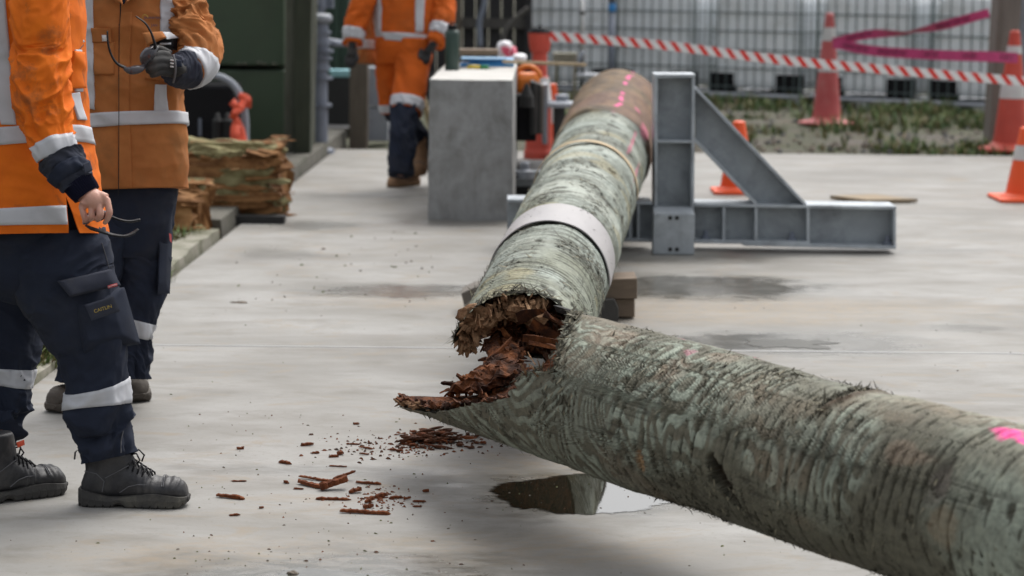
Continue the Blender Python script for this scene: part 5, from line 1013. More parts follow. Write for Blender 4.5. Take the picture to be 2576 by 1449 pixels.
sp_list = [(430, 742, 255, -2, .030, -.35, 'thick brick red splinter lying alone nearest the black boot'), (888, 450, 128, -1, .026, -.5, 'short squared red brown splinter lying alone above the main scatter'),
 (1072, 300, 110, 3, .024, .3, 'small doubled splinter highest up left of the dark debris heap'), (512, 330, 64, 0, .022, .2, 'tiny blocky splinter far left of the scatter'), (500, 602, 128, 0, .012, .1, 'thin pale edged splinter above the thick lone one'),
 (465, 888, 85, 2, .016, .2, 'small dark red splinter lowest on the left'), (690, 826, 50, 2, .014, .3, 'tiny splinter right of the lowest left one'), (1095, 640, 290, -3, .034, -.75, 'broad flat splinter at the left of the central heap'),
 (1140, 590, 320, -2, .020, -.5, 'long thin splinter at the back of the central heap'), (1382, 590, 205, 19, .022, .2, 'narrow splinter propped up at the right top of the heap'), (1480, 695, 115, 10, .036, .5, 'stubby block at the right foot of the central heap'),
 (1590, 622, 225, -1, .020, -.2, 'ragged dark splinter just right of the central heap'), (1290, 755, 300, 0, .022, -.05, 'long straight splinter lying in front of the central heap'), (1555, 870, 430, -1, .028, -.15, 'longest splinter of all lying lowest in the scatter'),
 (1600, 775, 95, 14, .032, .9, 'small chunky splinter right below the central heap'), (1690, 735, 120, 6, .034, .5, 'crumbled splinter pile right of the central heap'), (1815, 742, 130, -1, .022, .2, 'frayed splinter at the right of the scatter'),
 (2010, 773, 112, -1, .014, 0, 'thin straight splinter farthest right in the scatter'), (2070, 686, 56, 0, .020, .3, 'tiny dark block lying alone right of the scatter'), (1585, 822, 85, 4, .030, .4, 'small crumbly lump above the longest splinter'),
 (1330, 476, 155, 0, .012, -.1, 'hair thin splinter lying between the lone block and the heap'), (1818, 345, 125, -2, .018, -.2, 'curved dark splinter left of the shaded debris'), (1565, 326, 115, -3, .016, -.4, 'angular splinter in the upper middle of the slab'),
 (1850, 210, 112, 5, .010, .5, 'thin dark splinter pointing up to the broken tip'), (1910, 292, 88, 0, .020, .1, 'small reddish splinter under the broken tip'), (1485, 122, 55, 0, .020, .2, 'tiny splinter lying highest on the open slab'),
 (1000, 666, 82, 0, .016, -.2, 'dark small splinter at the left foot of the heap'), (895, 616, 50, -4, .020, -.3, 'tiny knob of wood left of the heap'), (1140, 366, 60, 0, .018, .2, 'small round ended splinter under the doubled one'),
 (1295, 396, 80, 0, .022, .2, 'low brown splinter beside a lumpy one'), (1355, 376, 58, 8, .030, .6, 'lumpy reddish fragment touching a low splinter'), (1460, 291, 118, 0, .014, -.1, 'crumbly thin splinter behind the angular one'), (1548, 376, 92, -4, .014, -.2, 'thin forked splinter below the angular one'), (1915, 752, 62, 8, .016, .4, 'small bent splinter near the right end of the scatter'), (1995, 815, 60, 0, .014, 0, 'small flat splinter below the farthest right one')]
for i, a in enumerate(sp_list): splinter(a[0], a[1], a[2], a[3], a[4], 'wood_splinter', a[6], seed=i, depth_rot=a[5])
# the big propped piece
splinter(1300, 668, 245, 17, .062, 'wood_splinter', 'biggest chunky splinter propped in the middle of the heap', depth_rot=.3)
# dark heap below the broken tip
mb = MB()
for i in range(170):
    k = rng.random(); x = rng.normal(2120, 110) if k < .75 else rng.uniform(1900, 2560); y = rng.normal(262, 26) if k < .75 else rng.uniform(190, 330); px, py = cpx(x, y); c = G(px, py); l = rng.uniform(.01, .055 if k < .75 else .03); w = rng.uniform(.003, .011); a = rng.normal(0, .6); d = np.array([math.cos(a), math.sin(a), rng.normal(0, .15)]); s_ = np.array([-d[1], d[0], 0]); up = np.array([0, 0, 1])
    z = w*.5+(rng.uniform(0, .025) if k < .75 else 0); g = [[c+d*(q_-.5)*l+s_*w*e*u_+up*(z+w*.6*e*v_) for u_, v_ in ((-1, -.5), (1, -.7), (.8, .8), (-.7, .9))] for q_, e in ((0, .4), (.3, 1), (.7, .9), (1, .3))]; mb.grid(np.array(g), True, mi=int(rng.random() < .35), caps=True)
tag(mb.build('splinter_heap', ['chipdark', 'chip']), 'dark heap of rotten wood fragments under the broken tip', None, kind='stuff')
mb = MB()
def crumb(px, py, r, mi):
    c = G(px, py); l = r*rng.uniform(1, 2.6); a = rng.random()*3.14; d = np.array([math.cos(a), math.sin(a), 0]); s_ = np.array([-d[1], d[0], 0]); e = rng.uniform(.6, 1.2, 6)
    mb.add([c+d*l*e[0], c+s_*r*e[1], c-d*l*e[2], c-s_*r*e[3], c+d*l*.4*e[4]+np.array([0, 0, r*1.1]), c-d*l*.4*e[5]+s_*r*.2+np.array([0, 0, r])], [(0, 1, 4), (1, 5, 4), (1, 2, 5), (2, 3, 5), (3, 4, 5), (3, 0, 4)], mi)
for i in range(150): x, y = rng.normal(1700, 150), rng.normal(760, 60); crumb(*cpx(x, y), rng.uniform(.0012, .0045), 0)
for i in range(280): x, y = rng.normal(1900, 330), rng.normal(300, 60); crumb(*cpx(x, y), rng.uniform(.0012, .006), rng.integers(0, 2))
for i in range(150): x, y = rng.uniform(0, 2500), rng.uniform(0, 1400); crumb(*cpx(x, y), rng.uniform(.001, .0035), rng.integers(0, 4))
for i in range(200): crumb(rng.uniform(0, 2576), 700+750*rng.random()**.8, rng.uniform(.001, .0035), rng.integers(1, 4))
for i in range(60): crumb(rng.uniform(560, 1100), rng.uniform(560, 760), rng.uniform(.002, .008), rng.integers(1, 4))
MT['leafbit'] = mat('olive_plant_scrap', (.12, .13, .05), None, .9, bmp=0)
for i in range(70): crumb(rng.uniform(1260, 1740), rng.uniform(1205, 1292), rng.uniform(.0008, .0028), rng.integers(1, 4))
tag(mb.build('wood_crumbs', ['chip', 'chipdark', 'leafbit', 'stone']), 'wood crumbs and grit scattered over the slab', None, kind='stuff')
# stone in the lowest puddle
c = G(735, 1444); mb = MB(); th2 = np.arange(28)/28*2*np.pi; g = []
for z in np.linspace(-.6, 1, 16):
    r = math.sqrt(max(0, 1-z*z)); q = np.stack([np.cos(th2)*r*1.5, np.sin(th2)*r, np.full(28, z*.75)], 1); q = q*(1+.35*fbm(q, (1.3, 1.3, 1.3), 9, 4))[:, None]; g.append(c+q*.0105)
mb.grid(np.array(g), True, caps=True); single('stone', 'small lumpy grey brown stone in the puddle at the bottom', 'stone', mb, 'stone', c)
c = G(602, 762); mb = MB(); g = []
for z in np.linspace(-.3, 1, 10):
    r = math.sqrt(max(0, 1-z*z)); q = np.stack([np.cos(th2)*r*2.2, np.sin(th2)*r*1.2, np.full(28, z*.5)], 1); q = q*(1+.4*fbm(q, (1.1, 1.1, 1.1), 29, 3))[:, None]; g.append(c+q*.016)
mb.grid(np.array(g), True, caps=True); single('wood_scrap', 'lone brown scrap lying on the bare slab right of the second worker', 'wood scrap', mb, 'stone', c)
# ============================================================ PEOPLE
def uvsolve(s, px, py):
    if not hasattr(s, '_g'):
        u = np.linspace(-.249, .249, 101); v = np.linspace(0, 1, 500); s._U, s._V = np.meshgrid(u, v); d = s.disp; s.disp = None; s._g = proj(s.at(s._U, s._V)); s.disp = d
    i = np.unravel_index(np.argmin((s._g[..., 0]-px)**2+(s._g[..., 1]-py)**2), s._U.shape); return np.array([s._U[i], s._V[i]])
Loft.uv = uvsolve
def folds(seed, amp, fu=1.3, fv=7, diag=0., base=.003, vr=None):
    """creases: sharp ridges running round (or slanting across) a tube of cloth"""
    def f(p, u, v, s):
        a = np.interp(v, vr[0], vr[1]) if vr else 1.
        vv = v*fv+diag*np.sin(2*np.pi*u+seed)
        q = np.stack([np.cos(2*np.pi*u)*fu, np.sin(2*np.pi*u)*fu, vv], -1); w = fbm(q, (.8, .8, .8), seed+50, 2)[:, None]*.6
        n1 = noi(q+w, s=seed); n2 = noi(q*np.array([1.7, 1.7, 2.1])+w, s=seed+9)
        n3 = noi(q*np.array([3., 3., 3.6])+w*1.5, s=seed+19); r = (1-np.abs(n1)*2.1)+.45*(1-np.abs(n2)*2.1)+.22*(1-np.abs(n3)*2.1)
        return a*amp*(r-.55)+base*fbm(p, (6, 6, 6), seed+3, 2)+.0006*fbm(p, (45, 45, 45), seed+4, 2)
    return f
def pslab(name, quad, Ds, thick, bulge, m, parent, n=(24, 24), amp=.0, seed=0, bev=.12):
    q = np.array([P(x, y, d) for (x, y), d in zip(quad, Ds)]); a = np.linspace(0, 1, n[0]); b_ = np.linspace(0, 1, n[1]); A, B = np.meshgrid(a, b_); A = A[..., None]; B = B[..., None]
    g = (1-A)*(1-B)*q[0]+A*(1-B)*q[1]+A*B*q[2]+(1-A)*B*q[3]; sh = np.minimum(np.minimum(A, 1-A), np.minimum(B, 1-B))/bev; sh = np.clip(sh, 0, 1)**.5
    h = thick*(sh-1)+bulge*np.sin(np.pi*A)*np.sin(np.pi*B)+(amp*fbm(g, (14, 14, 14), seed, 3))[..., None]*sh
    mb = MB(); mb.grid(g-F_*h); gb = g+F_*thick*1.02; mb.grid(gb[:, ::-1]); return mb.build(name, m, parent, smooth=True)
def tpx(mb, pts, r, n=12, flat=1., sub=6):
    q = np.array([P(x, y, d) for x, y, d in pts]); k = np.arange(float(len(q))); t_ = np.linspace(0, len(q)-1, (len(q)-1)*sub+1); mb.tube(cr(k, q, t_) if len(q) > 2 else q, np.interp(t_, k, np.broadcast_to(r, (len(q),))) if len(q) > 2 else r, n, flat=flat); return mb
def ball(mb, c, rx, ry, rz, n=20, fn=None):
    th = np.arange(n)/n*2*np.pi; g = []
    for z in np.linspace(-1, 1, n):
        r = math.sqrt(max(0, 1-z*z))+1e-3; g.append(np.stack([c[0]+rx*r*np.cos(th), c[1]+ry*r*np.sin(th), np.full(n, c[2]+rz*z)], 1))
    g = np.array(g); g = fn(g) if fn else g; mb.grid(g, True, caps=True)
def head(mb, c, face):
    """skull, jaw, nose, ears; face = heading angle"""
    f = np.array([math.cos(face), math.sin(face), 0]); l = np.array([-f[1], f[0], 0])
    def pt(a, b_, z): return c+f*a+l*b_+np.array([0, 0, z])
    ball(mb, c, .082, .082, .112, 28); mb.tube([pt(.01, 0, -.02), pt(.03, 0, -.075), pt(.045, 0, -.105)], [.07, .058, .03], 16)
    mb.tube([pt(.078, 0, .02), pt(.095, 0, -.012), pt(.10, 0, -.022), pt(.088, 0, -.03)], [.008, .012, .014, .008], 10)
    for s_ in (-1, 1): mb.tube([pt(-.005, s_*.08, .02), pt(-.005, s_*.092, .0), pt(0, s_*.082, -.025)], [.012, .014, .008], 8)
    mb.tube([pt(.086, -.022, -.058), pt(.093, 0, -.056), pt(.086, .022, -.058)], [.004, .006, .004], 8)
    mb.tube([c+np.array([0, 0, -.05]), c+np.array([-.01*f[0], -.01*f[1], -.20])], [.055, .062], 20); return f, l
def face_bits(root, c, f, l):
    for s_ in (-1, 1): mb = MB(); ball(mb, c+f*.075+l*s_*.032+np.array([0, 0, .012]), .012, .012, .010, 12); mb.build('eye', 'whitepaint', root, smooth=True)
    mb = MB(); ball(mb, c-f*.014+np.array([0, 0, .022]), .092, .092, .108, 26); mb.build('hair', 'brownhair', root, smooth=True)
MT['brownhair'] = mat('dark_brown_hair', (.05, .03, .018), (.03, .018, .01), .6, 60, 200, .4, .003)
def boot(root, toe, heading, up='boot', sole='sole', L=.30, pitch=0., laces=True, lift=0., tall=.155, roll_=0.):
    h = np.array([math.cos(heading), math.sin(heading), 0]); w = np.array([-h[1], h[0], 0]); cp, sp_ = math.cos(pitch), math.sin(pitch)
    def T(q):
        q = np.asarray(q, float); x, y, z = q[..., 0]*L/.3-L, q[..., 1]*L/.3, q[..., 2]*L/.3
        x2 = x*cp-z*sp_*-1*0-z*sp_; z2 = z*cp+(-x)*sp_*-1*-1 if False else z*cp+x*-sp_*-1*-1; z2 = z*cp-x*sp_; x2 = x*cp+z*sp_
        return toe+x2[..., None]*h+y[..., None]*w+(z2+lift)[..., None]*np.array([0, 0, 1.])
    zt = lambda x: np.interp(x, [0, .04, .09, .16, .33, .42, .5, .58, .66, .74, .82, .90, .96, .99, 1], [.06, .10, .125, .14, .142, .138, .122, .106, .092, .083, .084, .083, .070, .054, .040])
    hw = lambda x: np.interp(x, [0, .03, .1, .3, .5, .7, .84, .93, .98, 1], [.016, .027, .036, .035, .040, .047, .048, .042, .030, .016])
    mb = MB(); g = []; n_ = 40; th = np.arange(n_)/n_*2*np.pi
    for x in np.linspace(0.004, 1, 60):
        t_, w_ = zt(x), hw(x); zb = .022; cz, rz = (t_+zb)/2, (t_-zb)/2; e = 2/2.7; cx_, sx = np.cos(th), np.sin(th)
        yy = np.sign(cx_)*np.abs(cx_)**e*w_; zz_ = np.sign(sx)*np.abs(sx)**e*rz; yy = yy*(1-.28*ss(0, 1, zz_/rz))
        g.append(np.stack([np.full(n_, x*.3), yy, cz+zz_], 1))
    mb.grid(T(np.array(g)), True, caps=True); g = []
    for z, xc, rx, ry in ((.05, .085, .072, .034), (.09, .090, .078, .036), (.12, .084, .072, .038), (tall-.008, .080, .066, .040), (tall, .079, .060, .036)):
        g.append(np.stack([xc+rx*np.cos(th), ry*np.sin(th), np.full(n_, z)], 1))
    mb.grid(T(np.array(g)), True, caps=True)
    def fn(co, no):
        wp = co+np.array(root.location); q = wp-toe; x = (q@h+L)/L; d = .0022*fbm(co, (26, 26, 26), 5, 3); cre = ss(.72, .78, x)*ss(.98, .9, x)*.0017*np.sin(x*130+9*noi(co, (14, 14, 14), 6))*ss(.3, .8, no[:, 2]); cre = cre+ss(.5, .58, x)*ss(.72, .66, x)*.002*np.sin(x*90+9*noi(co, (14, 14, 14), 8)); return co+no*(d+cre)[:, None]
    u_ = mb.build('boot', up, root, remesh=.0045 if L > .1 else .006, fn=fn)
    mb = MB(); g = []
    for x in np.linspace(-.012, 1.012, 150):
        xx = min(max(x, 0), 1); w_ = hw(xx)+.0055; zb = 0 if not .315 < x < .43 else .011*math.sin((x-.315)/.115*math.pi)**.5
        if not .30 < x < .45 and (x*.3/.022) % 1 < .16: zb += .0045
        zb += .014*max(0, (x-.88)/.12)**2; zt_ = .036+.006*math.cos(x*9)+(.008 if x < .22 else 0)*(1-x/.22 if x > 0 else 1); z1 = zb+.006
        g.append([[x*.3, -w_+.005, zb], [x*.3, -w_, z1], [x*.3, -w_-.002, (z1+zt_)/2], [x*.3, -w_+.001, zt_], [x*.3, -w_+.006, zt_+.001], [x*.3, w_-.006, zt_+.001], [x*.3, w_-.001, zt_], [x*.3, w_+.002, (z1+zt_)/2], [x*.3, w_, z1], [x*.3, w_-.005, zb]])
    mb.grid(T(np.array(g)), True, caps=True); mb.build('sole', sole, u_, smooth=False)
    mb = MB(); g = []
    for side in (-1, 1):                      # stitched seams
        for pts in ([(.93, .8), (.93, .5), (.93, .1)], ):
            pass
    for x0 in (.775, .79):
        t_ = zt(x0)+.003; mb.tube(T([[x0*.3, a*hw(x0)*1.02, .022+(t_-.022)*(.5+.5*math.cos(a*1.5708))**.6] for a in np.linspace(-1, 1, 18)]), .0012, 6)
    for a in (-1, 1): mb.tube(T([[.066, a*.0375, .045], [.072, a*.037, .075], [.05, a*.034, .096], [.016, a*.028, .102]]), .0013, 6); mb.tube(T([[.075, a*.039, .085], [.10, a*.038, .098], [.14, a*.036, .12]]), .0013, 6); mb.tube(T([[.115, a*.041, .044], [.14, a*.043, .062], [.165, a*.043, .068], [.19, a*.044, .068], [.191, a*.040, .088]]), .0013, 6)
    mb.build('seam', 'thread', u_)
    mb = MB(); q = T([[.008, 0, tall-.02], [-.006, 0, tall+.002], [-.014, 0, tall-.006], [-.016, 0, tall-.026]]); mb.tube(q, .005, 8, flat=.5); mb.build('pull_tab', up, u_, smooth=True)
    if laces:
        for i, x in enumerate(np.linspace(.47, .64, 5)):
            z = zt(x)+.004; mb = MB(); a = .024-.001*i; mb.tube(T([[x*.3-.004, -a-.008, z-.020], [x*.3, -a, z-.008], [x*.3+.004, 0, z+.002], [x*.3+.012, a, z-.010], [x*.3+.012, a+.008, z-.022]]), .0027, 7); mb.tube(T([[x*.3-.004, a+.008, z-.020], [x*.3, a, z-.008], [x*.3+.004, 0, z+.0035], [x*.3+.012, -a, z-.010]]), .0027, 7); mb.build('lace', 'black', u_, smooth=True)
        mb = MB(); c = np.array([.47*.3, 0, zt(.45)+.012]); mb.tube(T([c, c+[.02, .012, .012], c+[.035, .014, -.004], c+[.028, .012, -.022]]), .0026, 7); mb.tube(T([c, c+[.018, -.014, .006], c+[.028, -.02, -.012], c+[.02, -.02, -.02]]), .0026, 7); mb.build('lace', 'black', u_, smooth=True)
    return u_
def surfD(o, px, py, r=6):
    v = np.array([x.co[:] for x in o.data.vertices])+np.array(o.parent.location); q = proj(v); m = np.hypot(q[:, 0]-px, q[:, 1]-py) < r; d = (v-C_)@F_
    return float(d[m].min())-.004 if m.any() else 6.5
def bands(parent, items, m='reflect', name='reflective_stripe'):
    for it in items: mb = MB(); it(mb); mb.build(name, m, parent, smooth=True)
def onL(L, px, py, off): u, v = L.uv(px, py); return L.at(np.array([u]), np.array([v]), off)[0]
def ringband(L, y0, y1, skew=0, off=.0035, **k):
    """y0,y1: pixels down the middle of the visible side"""
    a = L.uv(*y0)[1]; b_ = L.uv(*y1)[1]; return lambda mb: L.band(mb, a, b_, off, skew=skew, **k)
# ------------------------------------------------------------ worker in front (side view, bare hand)
Wd = thing('person', 'worker seen from the side in clean orange jacket holding dark safety glasses low', 'person', G(240, 1275))
tor = Loft([(84, -150, 50, 6.45, 1.1), (80, -112, 88, 6.45, 1.8), (76, -62, 126, 6.45, 1.6), (74, 10, 136, 6.45, 1.45), (75, 140, 137, 6.45, 1.3), (77, 290, 139, 6.45, 1.25), (84, 390, 149, 6.45, 1.2), (92, 470, 163, 6.45, 1.15), (97, 545, 170, 6.45, 1.12), (98, 592, 171, 6.45, 1.12)], folds(3, .008, 1.0, 5, .6))
slv = Loft([(90, -105, 36, 6.30, 1), (94, -75, 60, 6.26, 1), (98, -20, 72, 6.22, 1), (100, 60, 71, 6.2, 1), (103, 140, 69, 6.2, 1), (104, 200, 66, 6.18, 1), (110, 275, 63, 6.17, 1), (126, 335, 55, 6.16, 1), (138, 368, 53, 6.15, 1), (147, 392, 52, 6.15, 1)], folds(11, .014, 1.1, 8, 1.3, vr=([0, .35, .6, .85, 1], [.4, .5, 1.3, 1.1, .15])))
v5 = tor.uv(90, 500)[1]
mb = MB(); tor.mesh(mb, 160, 170, 0, v5, caps=False); slv.mesh(mb, 140, 170, caps=True)
u_s = tor.uv(167, 520)[0]
def panel(L, mb, ua, ub, va, vb, n=(70, 26), ub2=None, ua2=None):
    B, A = np.meshgrid(np.linspace(0, 1, n[1]), np.linspace(0, 1, n[0]), indexing='ij'); V = va+(vb-va)*B; lo = ua+((ua2 if ua2 is not None else ua)-ua)*B; hi = ub+((ub2 if ub2 is not None else ub)-ub)*B
    U = lo+(hi-lo)*A; o = L.at(U, V, .0); i_ = L.at(U, V, -.004); mb.grid(o); mb.grid(i_[::-1]); mb.grid(np.stack([o[-1], i_[-1]])); mb.grid(np.stack([o[:, -1], i_[:, -1]])); mb.grid(np.stack([o[:, 0], i_[:, 0]])[::-1])
panel(tor, mb, u_s-.62, u_s, v5-.001, 1.0); panel(tor, mb, u_s+.001, u_s+.37, v5-.001, tor.uv(230, 586)[1], ua2=tor.uv(202, 585)[0])
jk = mb.build('jacket', 'orange', Wd, smooth=True)
vq = lambda L, px, py: L.uv(px, py)
q = lambda L, *c: [L.uv(*a) for a in c]
bands(jk, [ringband(tor, (90, 314), (90, 357)), lambda mb: tor.band(mb, tor.uv(90, 519)[1], tor.uv(90, 565)[1], .004, u0=u_s-.6, u1=u_s-.003), lambda mb: tor.patch(mb, [(-52, -60), (12, -60), (44, 314), (2, 314)], .004, (12, 60)),
 lambda mb: tor.patch(mb, [(190, 125), (206, 125), (205, 230), (191, 230)], .005, (8, 30)), lambda mb: tor.patch(mb, [(178, 236), (197, 232), (214, 302), (190, 302)], .005, (10, 24)), ringband(slv, (131, 342), (145, 386), skew=0)])
mb = MB(); tor.patch(mb, [(180, 128), (208, 132), (207, 222), (178, 224)], .010, (14, 20), bulge=.006); mb.build('chest_pocket', 'orange', jk, smooth=True)
pslab('pocket_flap', [(180, 62), (200, 86), (213, 104), (186, 120)], [6.38, 6.42, 6.45, 6.40], .006, .006, 'reflect', jk)
mb = MB(); tpx(mb, [(186, 128, 6.38), (200, 124, 6.40), (210, 113, 6.43)], .0012, 6); mb.build('flap_edge', 'black', jk)
# dark scuffs on the sleeve are in the cloth; cuff and knit
cuf = Loft([(146, 384, 50, 6.15, 1), (153, 396, 57, 6.15, 1), (168, 420, 52, 6.14, 1), (184, 443, 44, 6.13, 1), (196, 461, 41, 6.13, 1)], folds(21, .006, 1.2, 4, .8))
mb = MB(); cuf.mesh(mb, 90, 60); cf = mb.build('cuff', 'navy2', jk, smooth=True)
mb = MB(); cuf.band(mb, .55, .80, .004); mb.build('cuff_strap', 'navy', cf, smooth=True)
pslab('strap_tab', [(207, 412), (226, 404), (233, 428), (213, 438)], [6.07, 6.09, 6.09, 6.07], .004, .001, 'navy2', cf)
kn = Loft([(194, 456, 40, 6.13, 1), (203, 468, 39, 6.13, 1), (210, 477, 38, 6.13, 1), (219, 490, 35, 6.13, 1)], lambda p, u, v, s: .0012*np.sign(np.sin(2*np.pi*u*46)))
mb = MB(); kn.mesh(mb, 276, 16); mb.build('knit_cuff', 'knit', jk, smooth=False)
# trousers
pel = Loft([(92, 500, 150, 6.47, 1.05), (97, 560, 160, 6.47, 1.05), (99, 620, 162, 6.47, 1.0), (100, 670, 150, 6.47, .9), (95, 740, 120, 6.5, .8)], folds(31, .005, 1, 4, .8))
ln = Loft([(142, 590, 116, 6.42, .95), (150, 640, 124, 6.42, .95), (160, 700, 123, 6.42, .92), (185, 760, 116, 6.42, .9), (205, 815, 102, 6.42, .9), (228, 870, 88, 6.43, .9), (240, 940, 80, 6.44, .9), (249, 1005, 79, 6.45, .92), (250, 1048, 78, 6.45, .92), (258, 1088, 66, 6.46, .95), (268, 1125, 60, 6.46, 1), (274, 1152, 60, 6.46, 1.0)], folds(37, .011, 1.2, 9, 1.0, vr=([0, .2, .45, .7, .8, 1], [.5, .7, .5, .55, 1.5, 1.5])))
lf = Loft([(40, 600, 112, 6.62, .9), (35, 700, 105, 6.62, .9), (20, 780, 95, 6.62, .9), (15, 860, 87, 6.62, .9), (14, 930, 74, 6.62, .9), (6, 1000, 70, 6.62, .9), (0, 1045, 66, 6.62, .9), (-4, 1072, 58, 6.60, 1), (-2, 1092, 54, 6.58, 1)], folds(41, .012, 1.2, 9, 1.0, vr=([0, .5, .75, 1], [.6, .6, 1.3, 1.5])))
mb = MB(); pel.mesh(mb, 130, 60); ln.mesh(mb, 150, 240); lf.mesh(mb, 120, 180); tr = mb.build('trousers', 'navy', Wd, smooth=True)
a = ln.uv(248, 982)[1]; b_ = ln.uv(250, 1024)[1]
bands(tr, [lambda mb: ln.band(mb, a, b_, .004, skew=-.016), lambda mb: lf.band(mb, lf.uv(15, 930)[1], lf.uv(12, 974)[1], .004)])
pk = pslab('cargo_pocket', [(164, 744), (304, 722), (345, 866), (202, 893)], [6.295, 6.36, 6.42, 6.30], .06, .022, 'navy', tr, (40, 40), .006, 3, .2)
pslab('pocket_flap', [(140, 707), (277, 676), (303, 718), (174, 748)], [6.270, 6.325, 6.335, 6.262], .016, .008, 'navy2', tr, (34, 20), .003, 5, .1)
lb = pslab('name_patch', [(212, 767), (284, 745), (302, 783), (230, 807)], [6.262, 6.285, 6.300, 6.262], .003, .002, 'navy2', pk, (16, 12), .0008, 6, .06)
x_ = P(300, 752, 6.33)-P(228, 774, 6.31)
text_mesh('CAITLIN', .0135, P(259, 777, 6.258), x_, U_, 'gold', 'lettering', lb, .0006)
rl = pslab('brand_label', [(270, 719), (294, 712), (296, 719), (272, 726)], [6.305, 6.318, 6.318, 6.305], .002, .001, 'redlabel', tr, (6, 5), 0, 0, .2)
text_mesh('Hard Yakka', .0055, P(283, 719, 6.300), x_, U_, 'whitepaint', 'lettering', rl, .0003)
mb = MB(); mb.tube([onL(ln, x_, y_, .001) for x_, y_ in ((304, 1085), (303, 1110), (301, 1140))], .0016, 6); mb.tube([onL(ln, x_, y_, .001) for x_, y_ in ((250, 612), (262, 650), (268, 676))], .0012, 6); mb.build('seam', 'thread', tr)
boot(Wd, G(474, 1272), 0.0, L=.302); b2 = boot(Wd, G(160, 1236), rad(38), L=.302, tall=.195)
pslab('boot_label', [(41, 1113), (60, 1106), (62, 1119), (44, 1127)], [surfD(b2, 50, 1120)]*4, .002, .001, 'ribbon', b2, (6, 6), 0, 0, .2)
# body: one continuous surface with head and hands
mb = MB()
for L_, o_ in ((tor, -.04), (slv, -.020), (ln, -.036), (lf, -.036), (pel, -.03)):
    d = L_.disp; L_.disp = None; L_.mesh(mb, 40, 60, off=o_, v1=.7 if L_ is tor else 1); L_.disp = d
hc = P(92, -262, 6.45); fh, lh = head(mb, hc, 0.0)
tpx(mb, [(138, 368, 6.15), (175, 425, 6.14), (200, 463, 6.13), (218, 489, 6.12)], [.035, .031, .027, .0285], 18)
kx_ = {'i': (268, 499), 'm': (249, 502), 'r': (228, 511), 'p': (209, 517)}
tpx(mb, [(219, 489, 6.13), (232, 500, 6.12), (240, 508, 6.115), (240, 522, 6.12)], [.026, .030, .031, .022], 18, sub=8)
for (kx0, ky0), r in ((kx_['i'], .0135), (kx_['m'], .014), (kx_['r'], .0135), (kx_['p'], .0125)): tpx(mb, [(218+(kx0-238)*.35, 488, 6.125), ((218+kx0)/2+4, (488+ky0)/2-2, 6.112), (kx0, ky0, 6.105)], [.014, .014, r], 12)
tpx(mb, [(268, 500, 6.105), (273, 518, 6.098), (275, 535, 6.095), (270, 551, 6.10), (262, 563, 6.108)], [.0102, .0086, .0094, .0078, .0062], 12)
tpx(mb, [(249, 502, 6.105), (250, 522, 6.095), (251, 540, 6.09), (247, 551, 6.10), (244, 553, 6.115)], [.0102, .0084, .0090, .0078, .0064], 12)
tpx(mb, [(229, 511, 6.108), (230, 528, 6.10), (230, 543, 6.098), (228, 551, 6.108), (227, 551, 6.12)], [.0098, .0080, .0086, .0074, .0062], 12)
tpx(mb, [(206, 517, 6.115), (208, 530, 6.108), (211, 541, 6.105), (214, 554, 6.11), (216, 562, 6.115)], [.0100, .0082, .0086, .0074, .0058], 12)
tpx(mb, [(226, 500, 6.15), (244, 520, 6.16), (252, 538, 6.155), (246, 552, 6.14)], [.014, .0125, .0105, .008], 12)
# far arm hanging on the hidden side
la = Loft([(70, -100, 36, 6.66, 1), (66, -60, 58, 6.70, 1), (64, 60, 60, 6.72, 1), (70, 200, 56, 6.72, 1), (84, 330, 48, 6.72, 1), (96, 420, 40, 6.72, 1)], folds(61, .008, 1.1, 7, 1)); la2 = MB(); la.mesh(la2, 60, 60); la2.build('far_sleeve', 'orange', jk, smooth=True)
tpx(mb, [(66, 60, 6.72), (84, 330, 6.72), (104, 470, 6.72), (112, 520, 6.70)], [.04, .034, .026, .03], 14)
for k_ in range(4): tpx(mb, [(104+k_*7, 515, 6.71), (106+k_*8, 545, 6.70), (104+k_*7, 562, 6.69)], [.0105, .0095, .007], 10)
tpx(mb, [(122, 500, 6.70), (134, 520, 6.68), (136, 538, 6.67)], [.012, .010, .008], 10)
mb.build('body', 'skin', Wd, remesh=.0027); face_bits(Wd, hc, fh, lh)
# her safety glasses, held by one arm
def glasses(name, label, temples, lens, base, bar=None):
    t0 = thing(name, label, 'glasses', base)
    for pts, r, fl in temples: mb = MB(); tpx(mb, pts, r, 10, fl, 8); mb.build('temple', 'black', t0, smooth=True)
    for pts, w, m in lens:
        qd = cr(np.arange(float(len(pts))), np.array([P(*a) for a in pts]), np.linspace(0, len(pts)-1, 20)); mb = MB(); T_ = np.gradient(qd, axis=0); n_ = np.cross(T_, -F_+.2*U_); n_ /= np.linalg.norm(n_, axis=1)[:, None]; pr = np.sin(np.linspace(.35, math.pi-.35, 20))[:, None]*w/2
        mb.grid(np.stack([qd-n_*pr, qd-n_*pr*.5-F_*.004, qd-F_*.005, qd+n_*pr*.5-F_*.004, qd+n_*pr, qd+n_*pr*.5+F_*.001-F_*.001, qd-F_*.002, qd-n_*pr*.5-F_*.001], 1), True, caps=True); mb.build('lens', m, t0, smooth=True)
    return t0
glasses('safety_glasses', 'black wraparound glasses hanging from the bare hand of the front worker', [([(216, 567, 6.10), (232, 575, 6.09), (258, 583, 6.08), (285, 591, 6.08), (312, 594, 6.08), (332, 588, 6.09), (347, 577, 6.10)], [.005, .010, .011, .0085, .008, .009, .006], .4), ([(268, 540, 6.16), (284, 547, 6.17), (305, 554, 6.18), (328, 557, 6.19), (352, 553, 6.2)], [.008, .009, .008, .009, .010], .4)], [([(214, 565, 6.10), (222, 552, 6.14), (236, 545, 6.17), (258, 541, 6.17), (272, 541, 6.16)], .035, 'lens')], P(216, 567, 6.1))
